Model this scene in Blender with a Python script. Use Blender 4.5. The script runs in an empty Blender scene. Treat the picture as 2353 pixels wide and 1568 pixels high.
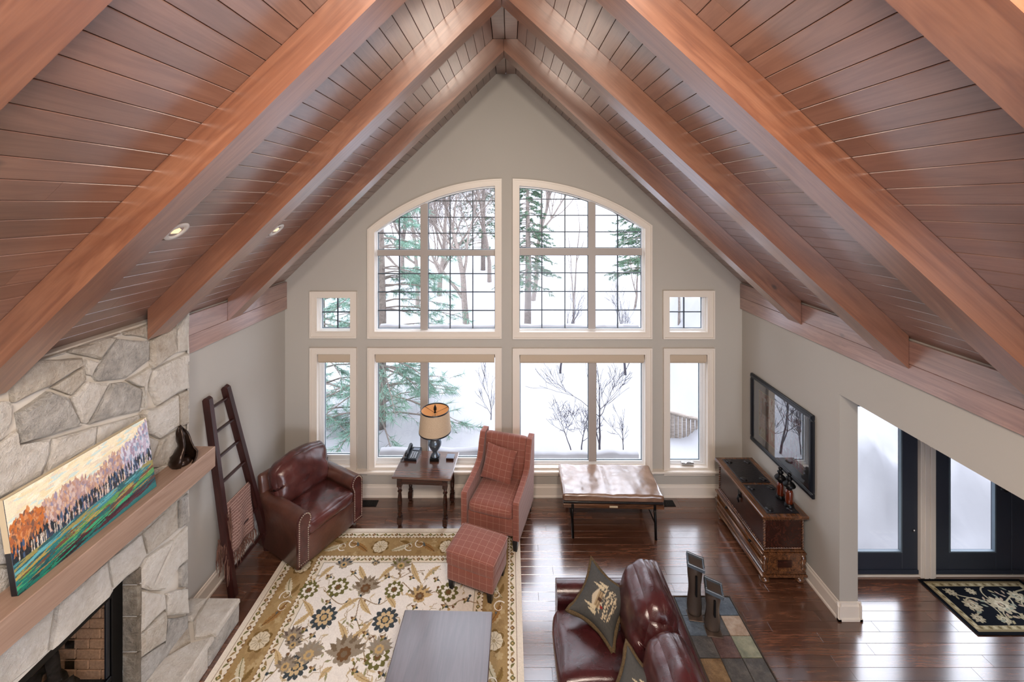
import bpy, bmesh, math, random
import numpy as np
from mathutils import Vector, Matrix, noise
from mathutils.geometry import tessellate_polygon

scene = bpy.context.scene
C = scene.collection
rnd = random.Random(7)

# ------------------------------------------------------------------ camera
F, X0, Y0, CD, CH = 940.0, 1172.0, 472.0, 5.683, 4.05   # focal px, vanishing point px, distance to window wall, eye height
cam_d = bpy.data.cameras.new('camera')
cam = bpy.data.objects.new('camera', cam_d); C.objects.link(cam)
cam.location = (0, -CD, CH); cam.rotation_euler = (math.pi / 2, 0, 0)
cam_d.sensor_fit = 'HORIZONTAL'; cam_d.sensor_width = 36.0
cam_d.lens = 36.0 * F / 2353.0
cam_d.shift_x = (1176.5 - X0) / 2353.0
cam_d.shift_y = -(784.0 - Y0) / 2353.0
cam_d.clip_start = 0.05; cam_d.clip_end = 400
scene.camera = cam

# ------------------------------------------------------------------ world, lights, exposure
world = bpy.data.worlds.new('sky'); scene.world = world; world.use_nodes = True
wn = world.node_tree.nodes; wl = world.node_tree.links
bg = wn['Background']
bg.inputs[0].default_value = (0.85, 0.885, 1.0, 1); bg.inputs[1].default_value = 4.2
scene.view_settings.view_transform = 'Standard'; scene.view_settings.look = 'None'
scene.view_settings.gamma = 1.0; scene.view_settings.use_curve_mapping = False
scene.view_settings.exposure = 0.7

def lamp(name, typ, loc, energy, col, size=0.2, rot=None, size_y=None):
    d = bpy.data.lights.new(name, typ); d.energy = energy; d.color = col
    if typ == 'AREA':
        d.size = size
        if size_y: d.shape = 'RECTANGLE'; d.size_y = size_y
    else: d.shadow_soft_size = size
    o = bpy.data.objects.new(name, d); C.objects.link(o); o.location = loc
    if rot: o.rotation_euler = rot
    return o
# unseen warm fill lights added behind the camera to brighten the upper ceiling
lamp('loft_fill_light', 'POINT', (-0.7, -5.95, 4.95), 210, (1.0, 0.875, 0.75), 0.32)
lamp('loft_fill_light', 'POINT', (0.7, -5.85, 4.95), 270, (1.0, 0.875, 0.75), 0.32)

# ------------------------------------------------------------------ pixel helpers
def PX(x, Y=0.0): return (x - X0) * (Y + CD) / F
def PZ(y, Y=0.0): return CH - (y - Y0) * (Y + CD) / F
def FL(x, y, Z=0.0):
    s = (y - Y0) / (CH - Z)
    return Vector(((x - X0) / s, F / s - CD, Z))
def PLX(x, y, X):                       # pixel on a plane of constant X
    s = (x - X0) / X
    return Vector((X, F / s - CD, CH - (y - Y0) / s))

# ------------------------------------------------------------------ colour / materials
def lin(c):
    c = c / 255.0
    return c / 12.92 if c <= 0.04045 else ((c + 0.055) / 1.055) ** 2.4
def rgb(r, g, b): return (lin(r), lin(g), lin(b), 1.0)
M = {}
class NT:
    def __init__(s, name):
        s.m = bpy.data.materials.new(name); s.m.use_nodes = True
        s.t = s.m.node_tree; s.n = s.t.nodes; s.b = s.n['Principled BSDF']; s.out = s.n['Material Output']
        M[name] = s.m
    def add(s, typ, **kw):
        n = s.n.new(typ)
        for k, v in kw.items(): setattr(n, k, v)
        return n
    def link(s, a, b): s.t.links.new(a, b)
    def val(s, sock, v): s.b.inputs[sock].default_value = v
    def math(s, op, a, b=None):
        n = s.add('ShaderNodeMath', operation=op)
        for i, v in enumerate((a, b)):
            if v is None: continue
            if isinstance(v, (int, float)): n.inputs[i].default_value = v
            else: s.link(v, n.inputs[i])
        return n.outputs[0]
    def ramp(s, fac, stops):
        r = s.add('ShaderNodeValToRGB'); e = r.color_ramp.elements
        e[0].position, e[0].color = stops[0]; e[1].position, e[1].color = stops[-1]
        for p, c in stops[1:-1]:
            x = e.new(p); x.color = c
        s.link(fac, r.inputs[0]); return r.outputs[0]
    def mix(s, fac, a, b, typ='MIX'):
        n = s.add('ShaderNodeMix', data_type='RGBA', blend_type=typ)
        for i, v in ((0, fac), (6, a), (7, b)):
            if isinstance(v, (int, float)): n.inputs[i].default_value = v
            elif isinstance(v, tuple): n.inputs[i].default_value = v
            else: s.link(v, n.inputs[i])
        return n.outputs[2]
    def coords(s, scale=(1, 1, 1), kind='Object', rand=True):
        tc = s.add('ShaderNodeTexCoord'); v = tc.outputs[kind]
        if rand:
            oi = s.add('ShaderNodeObjectInfo')
            mu = s.add('ShaderNodeVectorMath', operation='SCALE'); mu.inputs[0].default_value = (13.1, 7.7, 5.3)
            s.link(oi.outputs['Random'], mu.inputs['Scale'])
            ad = s.add('ShaderNodeVectorMath', operation='ADD'); s.link(v, ad.inputs[0]); s.link(mu.outputs[0], ad.inputs[1]); v = ad.outputs[0]
        mp = s.add('ShaderNodeMapping'); mp.inputs['Scale'].default_value = scale
        s.link(v, mp.inputs[0]); return mp.outputs[0]
    def noise(s, vec, scale=5, detail=4, rough=0.55, dist=0.0):
        n = s.add('ShaderNodeTexNoise'); n.inputs['Scale'].default_value = scale; n.inputs['Detail'].default_value = detail
        n.inputs['Roughness'].default_value = rough; n.inputs['Distortion'].default_value = dist
        s.link(vec, n.inputs['Vector']); return n.outputs['Fac']
    def bump(s, h, strength=0.2, dist=0.01):
        b = s.add('ShaderNodeBump'); b.inputs['Strength'].default_value = strength; b.inputs['Distance'].default_value = dist
        s.link(h, b.inputs['Height']); s.link(b.outputs[0], s.b.inputs['Normal'])

def plain(name, col, rough=0.5, metal=0.0, bump=0.0, bscale=60, spec=0.5, var=0.0):
    t = NT(name); t.val('Base Color', col); t.val('Roughness', rough); t.val('Metallic', metal); t.val('Specular IOR Level', spec)
    if bump or var:
        v = t.coords(); n = t.noise(v, bscale, 3)
        if bump: t.bump(n, bump, 0.004)
        if var:
            t.link(t.ramp(n, [(0.25, tuple(c * (1 - var) for c in col[:3]) + (1,)), (0.75, tuple(min(1, c * (1 + var)) for c in col[:3]) + (1,))]), t.b.inputs['Base Color'])
    return t.m

def wood(name, dark, mid, light, rough=0.35, ring=2.2, knots=True, coat=0.0, var=0.25, bump=0.12, spec=0.5):
    t = NT(name)                                            # grain runs along the object's own x axis
    v = t.coords((0.55, 6.0, 6.0))
    n1 = t.noise(v, ring, 5, 0.6, 0.9)
    w = t.math('FRACT', t.math('MULTIPLY', n1, 5.0))
    w = t.math('ABSOLUTE', t.math('SUBTRACT', w, 0.5))
    v2 = t.coords((2.5, 90.0, 90.0)); n2 = t.noise(v2, 1.0, 3, 0.6)
    f = t.math('ADD', t.math('MULTIPLY', w, 0.55), t.math('ADD', t.math('MULTIPLY', n2, 0.5), t.math('MULTIPLY', n1, 0.35)))
    col = t.ramp(f, [(0.28, dark), (0.52, mid), (0.82, light)])
    oi = t.add('ShaderNodeObjectInfo')
    k = t.math('ADD', t.math('MULTIPLY', oi.outputs['Random'], var), 1.0 - var * 0.5)
    hs = t.add('ShaderNodeHueSaturation'); t.link(col, hs.inputs['Color']); t.link(k, hs.inputs['Value']); col = hs.outputs[0]
    if knots:
        v3 = t.coords((1.6, 3.0, 3.0)); vo = t.add('ShaderNodeTexVoronoi'); vo.inputs['Scale'].default_value = 0.9; t.link(v3, vo.inputs['Vector'])
        kf = t.ramp(vo.outputs['Distance'], [(0.03, (1, 1, 1, 1)), (0.075, (0, 0, 0, 1))])
        col = t.mix(kf, col, tuple(c * 0.25 for c in dark[:3]) + (1,))
    t.link(col, t.b.inputs['Base Color']); t.val('Roughness', rough); t.val('Coat Weight', coat); t.val('Coat Roughness', 0.18); t.val('Coat IOR', 1.8); t.val('Specular IOR Level', spec)
    t.bump(f, bump, 0.002); return t.m

wood('plank_wood', rgb(108, 75, 63), rgb(126, 91, 77), rgb(142, 107, 92), 0.36, 1.3, True, 1.0, 0.30, 0.05)
wood('beam_wood', rgb(106, 61, 42), rgb(132, 84, 60), rgb(156, 107, 80), 0.38, 1.0, True, 1.0, 0.14, 0.05)
wood('fascia_wood', rgb(116, 80, 70), rgb(142, 104, 93), rgb(164, 126, 113), 0.32, 1.6, True)
wood('floor_wood', rgb(58, 34, 25), rgb(90, 57, 42), rgb(120, 80, 59), 0.2, 2.2, False, 1.0, 0.5, 0.05, 1.0)
for _n in ('plank_wood', 'beam_wood', 'fascia_wood'):
    _b = M[_n].node_tree.nodes['Principled BSDF']; _b.inputs['Coat Weight'].default_value = 1.0; _b.inputs['Coat IOR'].default_value = 2.2; _b.inputs['Coat Roughness'].default_value = 0.3
wood('mantel_wood', rgb(146, 118, 101), rgb(162, 134, 117), rgb(178, 150, 132), 0.5, 0.9, True)
wood('chest_wood', rgb(40, 22, 12), rgb(80, 48, 27), rgb(120, 78, 45), 0.25, 2.0, False, 0.35, 0.2, 0.04)
wood('table_wood', rgb(62, 36, 28), rgb(94, 61, 48), rgb(120, 84, 68), 0.2, 1.2, False, 1.0)
wood('ladder_wood', rgb(28, 12, 12), rgb(48, 22, 20), rgb(64, 32, 28), 0.3, 1.5, False)
wood('dark_leg_wood', rgb(22, 10, 8), rgb(44, 20, 14), rgb(66, 34, 24), 0.25, 2, False)
wood('coffee_wood', rgb(58, 44, 46), rgb(72, 57, 59), rgb(86, 70, 72), 0.3, 0.9, False, 0.55)
wood('grey_timber', rgb(110, 100, 92), rgb(140, 130, 122), rgb(170, 160, 150), 0.8, 2, True)

plain('wall_paint', rgb(178, 174, 167), 0.75, 0, 0.06, 220, 0.3)
plain('white_trim', rgb(222, 214, 204), 0.42)
plain('white_vinyl', rgb(226, 228, 230), 0.38)
plain('mullion_paint', rgb(168, 160, 154), 0.4)
plain('muntin_metal', rgb(48, 56, 64), 0.4, 0.3)
plain('gasket', rgb(96, 112, 124), 0.5)
plain('black_metal', rgb(14, 14, 16), 0.35, 0.6)
plain('black_paint', rgb(20, 24, 32), 0.32)
plain('dark_void', rgb(26, 18, 15), 0.9)
plain('mortar', rgb(206, 200, 190), 0.95, 0, 0.6, 40)
plain('charred', rgb(40, 36, 34), 0.9, 0, 0.8, 30, 0.2, 0.5)
plain('fire_brick', rgb(168, 132, 104), 0.85, 0, 0.4, 60, 0.3, 0.25)
plain('door_paint', rgb(46, 53, 66), 0.45, 0, 0.15, 200)
plain('brass', rgb(170, 140, 90), 0.3, 1.0)
plain('steel', rgb(190, 190, 192), 0.25, 1.0)
plain('nail_metal', rgb(200, 186, 168), 0.3, 0.9)
plain('black_plastic', rgb(24, 28, 36), 0.3)
plain('grey_plastic', rgb(120, 132, 150), 0.35)
plain('key_plastic', rgb(190, 200, 212), 0.4)
plain('bronze', rgb(46, 32, 24), 0.32, 0.55, 0.9, 14)
plain('iron', rgb(88, 76, 68), 0.32, 0.55, 0.4, 22)
plain('pewter', rgb(104, 116, 128), 0.26, 0.7, 0.1, 30)
plain('blind_fabric', rgb(188, 172, 152), 0.8)
plain('black_leather', rgb(22, 20, 24), 0.3, 0, 0.8, 40)
plain('snow', rgb(154, 154, 158), 0.85, 0, 0.6, 7, 0.3)
plain('bark', rgb(122, 112, 106), 0.9, 0, 0.8, 20, 0.2, 0.3)
plain('twig', rgb(96, 82, 76), 0.9)
plain('dark_twig', rgb(62, 58, 66), 0.9)
plain('pine_needle', rgb(112, 144, 128), 0.7, 0, 0, 8, 0.3, 0.35)
plain('hemlock_needle', rgb(78, 104, 82), 0.7, 0, 0, 8, 0.3, 0.35)
plain('red_plastic', rgb(150, 18, 14), 0.35)
plain('far_hill', rgb(150, 166, 182), 0.9, 0, 0, 3, 0.2, 0.2)
plain('light_trim_white', rgb(232, 230, 226), 0.5)
plain('label_cream', rgb(206, 190, 160), 0.6)
plain('matboard', rgb(128, 127, 132), 0.8)
plain('fillet', rgb(205, 190, 160), 0.4, 0.4)
plain('grout', rgb(52, 46, 42), 0.9)
plain('fur_trim', rgb(92, 78, 58), 0.95, 0, 1.0, 90, 0.1, 0.4)

def leather(name, dark, lite, rough=0.3):
    t = NT(name); v = t.coords()
    n = t.noise(v, 5, 4, 0.6); t.link(t.ramp(n, [(0.3, dark), (0.72, lite)]), t.b.inputs['Base Color'])
    vo = t.add('ShaderNodeTexVoronoi'); vo.inputs['Scale'].default_value = 210; t.link(v, vo.inputs['Vector'])
    f = t.noise(v, 9, 3, 0.5, 1.2)
    t.bump(t.math('ADD', t.math('MULTIPLY', vo.outputs['Distance'], 0.12), t.math('MULTIPLY', f, 1.0)), 0.35, 0.012)
    t.val('Roughness', rough); t.val('Coat Weight', 0.5); t.val('Coat Roughness', 0.22); return t.m
leather('maroon_leather', rgb(60, 28, 27), rgb(94, 50, 46), 0.27)
leather('brown_leather', rgb(70, 40, 33), rgb(104, 65, 52), 0.36)
leather('sofa_leather', rgb(52, 20, 22), rgb(80, 36, 38), 0.27)
leather('tan_leather', rgb(112, 82, 64), rgb(148, 116, 94), 0.24)
M['tan_leather'].node_tree.nodes['Principled BSDF'].inputs['Coat Weight'].default_value = 1.0; M['tan_leather'].node_tree.nodes['Principled BSDF'].inputs['Coat IOR'].default_value = 2.0

t = NT('plaid_fabric')
uv = t.add('ShaderNodeTexCoord').outputs['UV']; sp = t.add('ShaderNodeSeparateXYZ'); t.link(uv, sp.inputs[0])
def lines(s, per, wid):
    f = t.math('FRACT', t.math('MULTIPLY', s, 1.0 / per)); return t.math('LESS_THAN', t.math('ABSOLUTE', t.math('SUBTRACT', f, 0.5)), wid)
ln = t.math('MAXIMUM', lines(sp.outputs[0], 0.078, 0.02), lines(sp.outputs[1], 0.078, 0.02))
vv = t.coords(); nz = t.noise(vv, 300, 2)
cb = t.ramp(nz, [(0.3, rgb(126, 74, 64)), (0.7, rgb(154, 98, 84))])
t.link(t.mix(t.math('MULTIPLY', ln, 0.5), cb, rgb(205, 165, 148)), t.b.inputs['Base Color']); t.val('Roughness', 0.9); t.val('Specular IOR Level', 0.2); t.val('Sheen Weight', 0.25)
t.bump(nz, 0.3, 0.002)

t = NT('blanket_wool')
tc = t.add('ShaderNodeTexCoord').outputs['UV']; sp = t.add('ShaderNodeSeparateXYZ'); t.link(tc, sp.inputs[0])
st = t.math('LESS_THAN', t.math('FRACT', t.math('MULTIPLY', sp.outputs[1], 1 / 0.03)), 0.13)
vv = t.coords((1, 1, 1)); nz = t.noise(vv, 120, 3)
t.link(t.mix(t.math('MULTIPLY', st, 0.7), t.ramp(nz, [(0.3, rgb(92, 66, 60)), (0.7, rgb(150, 118, 108))]), rgb(216, 190, 178)), t.b.inputs['Base Color'])
t.val('Roughness', 0.95); t.val('Specular IOR Level', 0.1); t.bump(nz, 0.6, 0.004)
plain('fringe_wool', rgb(104, 76, 66), 0.95, 0, 0, 20, 0.1, 0.5)

def stone(name, a, b, c, bump=0.9):
    t = NT(name); v = t.coords(); n = t.noise(v, 5, 6, 0.65); n2 = t.noise(v, 20, 7, 0.75)
    f = t.math('ADD', t.math('MULTIPLY', n, 0.6), t.math('MULTIPLY', n2, 0.4))
    t.link(t.ramp(f, [(0.30, a), (0.5, b), (0.68, c)]), t.b.inputs['Base Color']); t.val('Roughness', 0.85); t.val('Specular IOR Level', 0.3)
    t.bump(t.math('ADD', t.math('MULTIPLY', n2, 0.7), t.math('MULTIPLY', n, 0.8)), bump, 0.06)
stone('limestone_pale', rgb(196, 187, 174), rgb(218, 212, 202), rgb(232, 228, 221), 0.8)
stone('limestone_warm', rgb(184, 168, 148), rgb(214, 204, 189), rgb(230, 224, 213), 1.0)
stone('limestone_grey', rgb(146, 143, 138), rgb(196, 191, 183), rgb(224, 220, 213), 1.0)
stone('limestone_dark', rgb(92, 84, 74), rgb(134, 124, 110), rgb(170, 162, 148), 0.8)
for nm, cc in (('slate_blue', ((58, 68, 80), (86, 98, 110), (120, 128, 136))), ('slate_rust', ((80, 60, 40), (112, 88, 60), (140, 116, 84))), ('slate_green', ((80, 86, 74), (120, 124, 106), (150, 150, 128))),
               ('slate_grey', ((48, 48, 50), (74, 72, 70), (104, 100, 96))), ('slate_plum', ((56, 40, 42), (84, 64, 62), (112, 90, 84))), ('slate_tan', ((110, 92, 76), (150, 130, 112), (180, 164, 148)))):
    stone(nm, rgb(*cc[0]), rgb(*cc[1]), rgb(*cc[2]), 0.5); M[nm].node_tree.nodes['Principled BSDF'].inputs['Roughness'].default_value = 0.4

def glass(name, tint=(1, 1, 1, 1), gloss=1.0, rough=0.0):
    t = NT(name); t.n.remove(t.b)
    tr = t.add('ShaderNodeBsdfTransparent'); tr.inputs[0].default_value = tint
    gl = t.add('ShaderNodeBsdfGlossy'); gl.inputs['Roughness'].default_value = rough
    fr = t.add('ShaderNodeFresnel'); fr.inputs[0].default_value = 1.45
    mx = t.add('ShaderNodeMixShader'); t.link(t.math('MULTIPLY', fr.outputs[0], gloss), mx.inputs[0]); t.link(tr.outputs[0], mx.inputs[1]); t.link(gl.outputs[0], mx.inputs[2])
    t.link(mx.outputs[0], t.out.inputs[0])
glass('window_glass', (0.97, 0.985, 0.99, 1), 0.8)
glass('picture_glass', (0.92, 0.94, 0.95, 1), 4.5)
glass('smoked_glass', (0.92, 0.92, 0.92, 1), 0.25)
t = NT('amber_glass'); t.val('Base Color', rgb(84, 30, 12)); t.val('Roughness', 0.12); t.val('Coat Weight', 0.5)
t = NT('shade_linen'); t.val('Base Color', rgb(196, 174, 148)); t.val('Roughness', 0.9); v = t.coords((1, 1, 1)); nz = t.noise(v, 160, 2)
t.link(t.ramp(nz, [(0.3, rgb(184, 162, 136)), (0.7, rgb(206, 186, 160))]), t.b.inputs['Base Color'])
plain('shade_lining', rgb(206, 166, 126), 0.9)
t = NT('lamp_glow'); t.val('Base Color', (1, 0.8, 0.55, 1)); t.val('Emission Color', (1, 0.72, 0.42, 1)); t.val('Emission Strength', 0.6)
def vcol(name, rough=0.9, bump=0.0, spec=0.2):
    t = NT(name); vc = t.add('ShaderNodeVertexColor'); vc.layer_name = 'Col'
    t.link(vc.outputs[0], t.b.inputs['Base Color']); t.val('Roughness', rough); t.val('Specular IOR Level', spec)
    if bump: t.bump(t.noise(t.coords(), 260, 2), bump, 0.003)
vcol('woven_rug', 0.95, 0.4, 0.1); vcol('oil_paint', 0.33, 0.3, 0.5); vcol('art_print', 0.8); vcol('tapestry', 0.9, 0.4, 0.15)

# ------------------------------------------------------------------ mesh building
class MB:
    def __init__(s): s.v = []; s.f = []; s.mi = []; s.sm = []
    def add(s, vs, fs, smooth=False, mi=0, T=None):
        o = len(s.v)
        s.v += [tuple(T @ Vector(p)) if T is not None else tuple(p) for p in vs]
        for f in fs: s.f.append(tuple(i + o for i in f)); s.mi.append(mi); s.sm.append(smooth)
        return s
    def box(s, x0, x1, y0, y1, z0, z1, mi=0, T=None):
        v = [(x, y, z) for z in (z0, z1) for y in (y0, y1) for x in (x0, x1)]
        return s.add(v, [(0, 2, 3, 1), (4, 5, 7, 6), (0, 1, 5, 4), (2, 6, 7, 3), (0, 4, 6, 2), (1, 3, 7, 5)], False, mi, T)
    def cbox(s, x0, x1, y0, y1, z0, z1, c=0.004, mi=0, T=None):   # box with chamfered top/edges along all 12 edges
        h = (Vector((x1, y1, z1)) - Vector((x0, y0, z0))) / 2; m = Vector(((x0 + x1) / 2, (y0 + y1) / 2, (z0 + z1) / 2))
        c = min(c, min(h) * 0.9); vs = {}; L = []
        def vid(p):
            k = tuple(round(q, 6) for q in p)
            if k not in vs: vs[k] = len(L); L.append(m + Vector(p))
            return vs[k]
        P = {}
        for sx in (-1, 1):
            for sy in (-1, 1):
                for sz in (-1, 1):
                    P[sx, sy, sz] = (vid((sx * h.x, sy * (h.y - c), sz * (h.z - c))), vid((sx * (h.x - c), sy * h.y, sz * (h.z - c))), vid((sx * (h.x - c), sy * (h.y - c), sz * h.z)))
        fs = []
        def q(*a): fs.append(a)
        for sg in (-1, 1):
            for ax in range(3):
                o = [i for i in range(3) if i != ax]; pts = []
                for a, b in ((-1, -1), (1, -1), (1, 1), (-1, 1)):
                    k = [0, 0, 0]; k[ax] = sg; k[o[0]] = a; k[o[1]] = b; pts.append(P[tuple(k)][ax])
                q(*pts)
        for ax in range(3):
            o = [i for i in range(3) if i != ax]
            for a in (-1, 1):
                for b in (-1, 1):
                    k0 = [0, 0, 0]; k0[o[0]] = a; k0[o[1]] = b; k1 = list(k0); k0[ax] = -1; k1[ax] = 1
                    q(P[tuple(k0)][o[0]], P[tuple(k1)][o[0]], P[tuple(k1)][o[1]], P[tuple(k0)][o[1]])
        for k in P: q(*P[k])
        return s.add(L, fs, False, mi, T)
    def prism(s, pts, a, b, axis='y', mi=0, T=None, smooth=False):   # polygon (2D) extruded along axis from a to b
        n = len(pts)
        def mk(p, d): return {'y': (p[0], d, p[1]), 'x': (d, p[0], p[1]), 'z': (p[0], p[1], d)}[axis]
        v = [mk(p, a) for p in pts] + [mk(p, b) for p in pts]
        s.add(v, [tuple(range(n))[::-1], tuple(range(n, 2 * n))], False, mi, T)
        return s.add(v, [(i, (i + 1) % n, n + (i + 1) % n, n + i) for i in range(n)], smooth, mi, T)
    def ring(s, o, i, a, b, segs=None, mi=0, closed=True):          # ring between two outlines in xz, from y=a to y=b
        n = len(o)
        for k in (segs if segs is not None else range(n)):
            l = (k + 1) % n
            v = [(p[0], y, p[1]) for y in (a, b) for p in (o[k], o[l], i[l], i[k])]
            s.add(v, [(0, 1, 2, 3), (7, 6, 5, 4), (0, 4, 5, 1), (2, 6, 7, 3), (1, 5, 6, 2), (0, 3, 7, 4)], False, mi)
        return s
    def lathe(s, prof, c=(0, 0, 0), n=20, mi=0, T=None, smooth=True, sq=None):
        v = []; fs = []
        for r, z in prof:
            for k in range(n):
                a = 2 * math.pi * k / n; v.append((c[0] + r * math.cos(a), c[1] + r * math.sin(a), c[2] + z))
        for j in range(len(prof) - 1):
            for k in range(n): fs.append((j * n + k, j * n + (k + 1) % n, (j + 1) * n + (k + 1) % n, (j + 1) * n + k))
        if prof[0][0] > 1e-4: fs.append(tuple(range(n))[::-1])
        if prof[-1][0] > 1e-4: fs.append(tuple((len(prof) - 1) * n + k for k in range(n)))
        return s.add(v, fs, smooth, mi, T)
    def tube(s, pts, rad, n=6, mi=0, cap=True, smooth=True, T=None):
        pts = [Vector(p) for p in pts]; m = len(pts); R = rad if isinstance(rad, (list, tuple)) else [rad] * m
        v = []; fs = []; u = None
        for i, p in enumerate(pts):
            d = (pts[min(i + 1, m - 1)] - pts[max(i - 1, 0)]).normalized()
            if u is None: u = d.orthogonal().normalized()
            else: u = (u - d * u.dot(d)); u = u.normalized() if u.length > 1e-6 else d.orthogonal().normalized()
            w = d.cross(u)
            for k in range(n):
                a = 2 * math.pi * k / n; v.append(p + (u * math.cos(a) + w * math.sin(a)) * R[i])
        for j in range(m - 1):
            for k in range(n): fs.append((j * n + k, j * n + (k + 1) % n, (j + 1) * n + (k + 1) % n, (j + 1) * n + k))
        if cap: fs += [tuple(range(n))[::-1], tuple((m - 1) * n + k for k in range(n))]
        return s.add(v, fs, smooth, mi, T)
    def rbox(s, c, h, r, n=8, bulge=(0, 0, 0), fn=None, T=None, mi=0):  # soft box: rounded edges, bulged faces
        c = Vector(c); h = Vector(h); ids = {}; L = []; fs = []
        A = [math.sin((-1 + 2 * i / n) * math.pi / 2) for i in range(n + 1)]
        rr = Vector([min(r, q * 0.98) for q in h])
        def vid(p):
            k = tuple(round(q, 5) for q in p)
            if k in ids: return ids[k]
            pos = Vector([p[i] * h[i] for i in range(3)]); q = Vector([max(-(h[i] - rr[i]), min(h[i] - rr[i], pos[i])) for i in range(3)])
            d = Vector([(pos[i] - q[i]) / rr[i] for i in range(3)])
            d = d.normalized() if d.length > 1e-9 else d
            w = q + Vector([d[i] * rr[i] for i in range(3)])
            for i in range(3):
                j, l = (i + 1) % 3, (i + 2) % 3
                w[i] += p[i] * bulge[i] * (1 - p[j] ** 2) * (1 - p[l] ** 2)
            w = w + c
            if fn: w = Vector(fn(w, Vector(p)))
            ids[k] = len(L); L.append(w); return ids[k]
        for ax in range(3):
            j, l = (ax + 1) % 3, (ax + 2) % 3
            for sg in (-1, 1):
                for a in range(n):
                    for b in range(n):
                        q = []
                        for da, db in ((0, 0), (1, 0), (1, 1), (0, 1)):
                            p = [0, 0, 0]; p[ax] = sg; p[j] = A[a + da]; p[l] = A[b + db]; q.append(vid(p))
                        fs.append(tuple(q if sg > 0 else q[::-1]))
        return s.add(L, fs, True, mi, T)
    def build(s, name, mats, parent=None, uv=False, T=None, auto=None):
        me = bpy.data.meshes.new(name); me.from_pydata(s.v, [], s.f)
        for m in ([mats] if isinstance(mats, str) else mats): me.materials.append(M[m])
        me.polygons.foreach_set('material_index', s.mi); me.polygons.foreach_set('use_smooth', s.sm)
        me.update()
        if uv:
            ul = me.uv_layers.new(name='UVMap')
            for p in me.polygons:
                nx, ny, nz = (abs(q) for q in p.normal)
                for li in p.loop_indices:
                    co = me.vertices[me.loops[li].vertex_index].co
                    ul.data[li].uv = (co.y, co.z) if nx > ny and nx > nz else ((co.x, co.z) if ny > nz else (co.x, co.y))
        o = bpy.data.objects.new(name, me); C.objects.link(o)
        if parent is not None: o.parent = parent
        if T is not None: o.matrix_local = T
        return o
def tag(o, label=None, cat=None, group=None, kind=None):
    for k, v in (('label', label), ('category', cat), ('group', group), ('kind', kind)):
        if v: o[k] = v
    return o
def thing(name, label, cat, loc=(0, 0, 0), rz=0.0, group=None):
    o = bpy.data.objects.new(name, None); C.objects.link(o); o.location = loc; o.rotation_euler = (0, 0, rz); o.empty_display_size = 0.1
    return tag(o, label, cat, group)
def struct(o): o['kind'] = 'structure'; return o
def sempty(name): 
    o = bpy.data.objects.new(name, None); C.objects.link(o); return struct(o)
def recalc(o):
    bm = bmesh.new(); bm.from_mesh(o.data); bmesh.ops.recalc_face_normals(bm, faces=bm.faces); bm.to_mesh(o.data); bm.free(); return o

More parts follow.
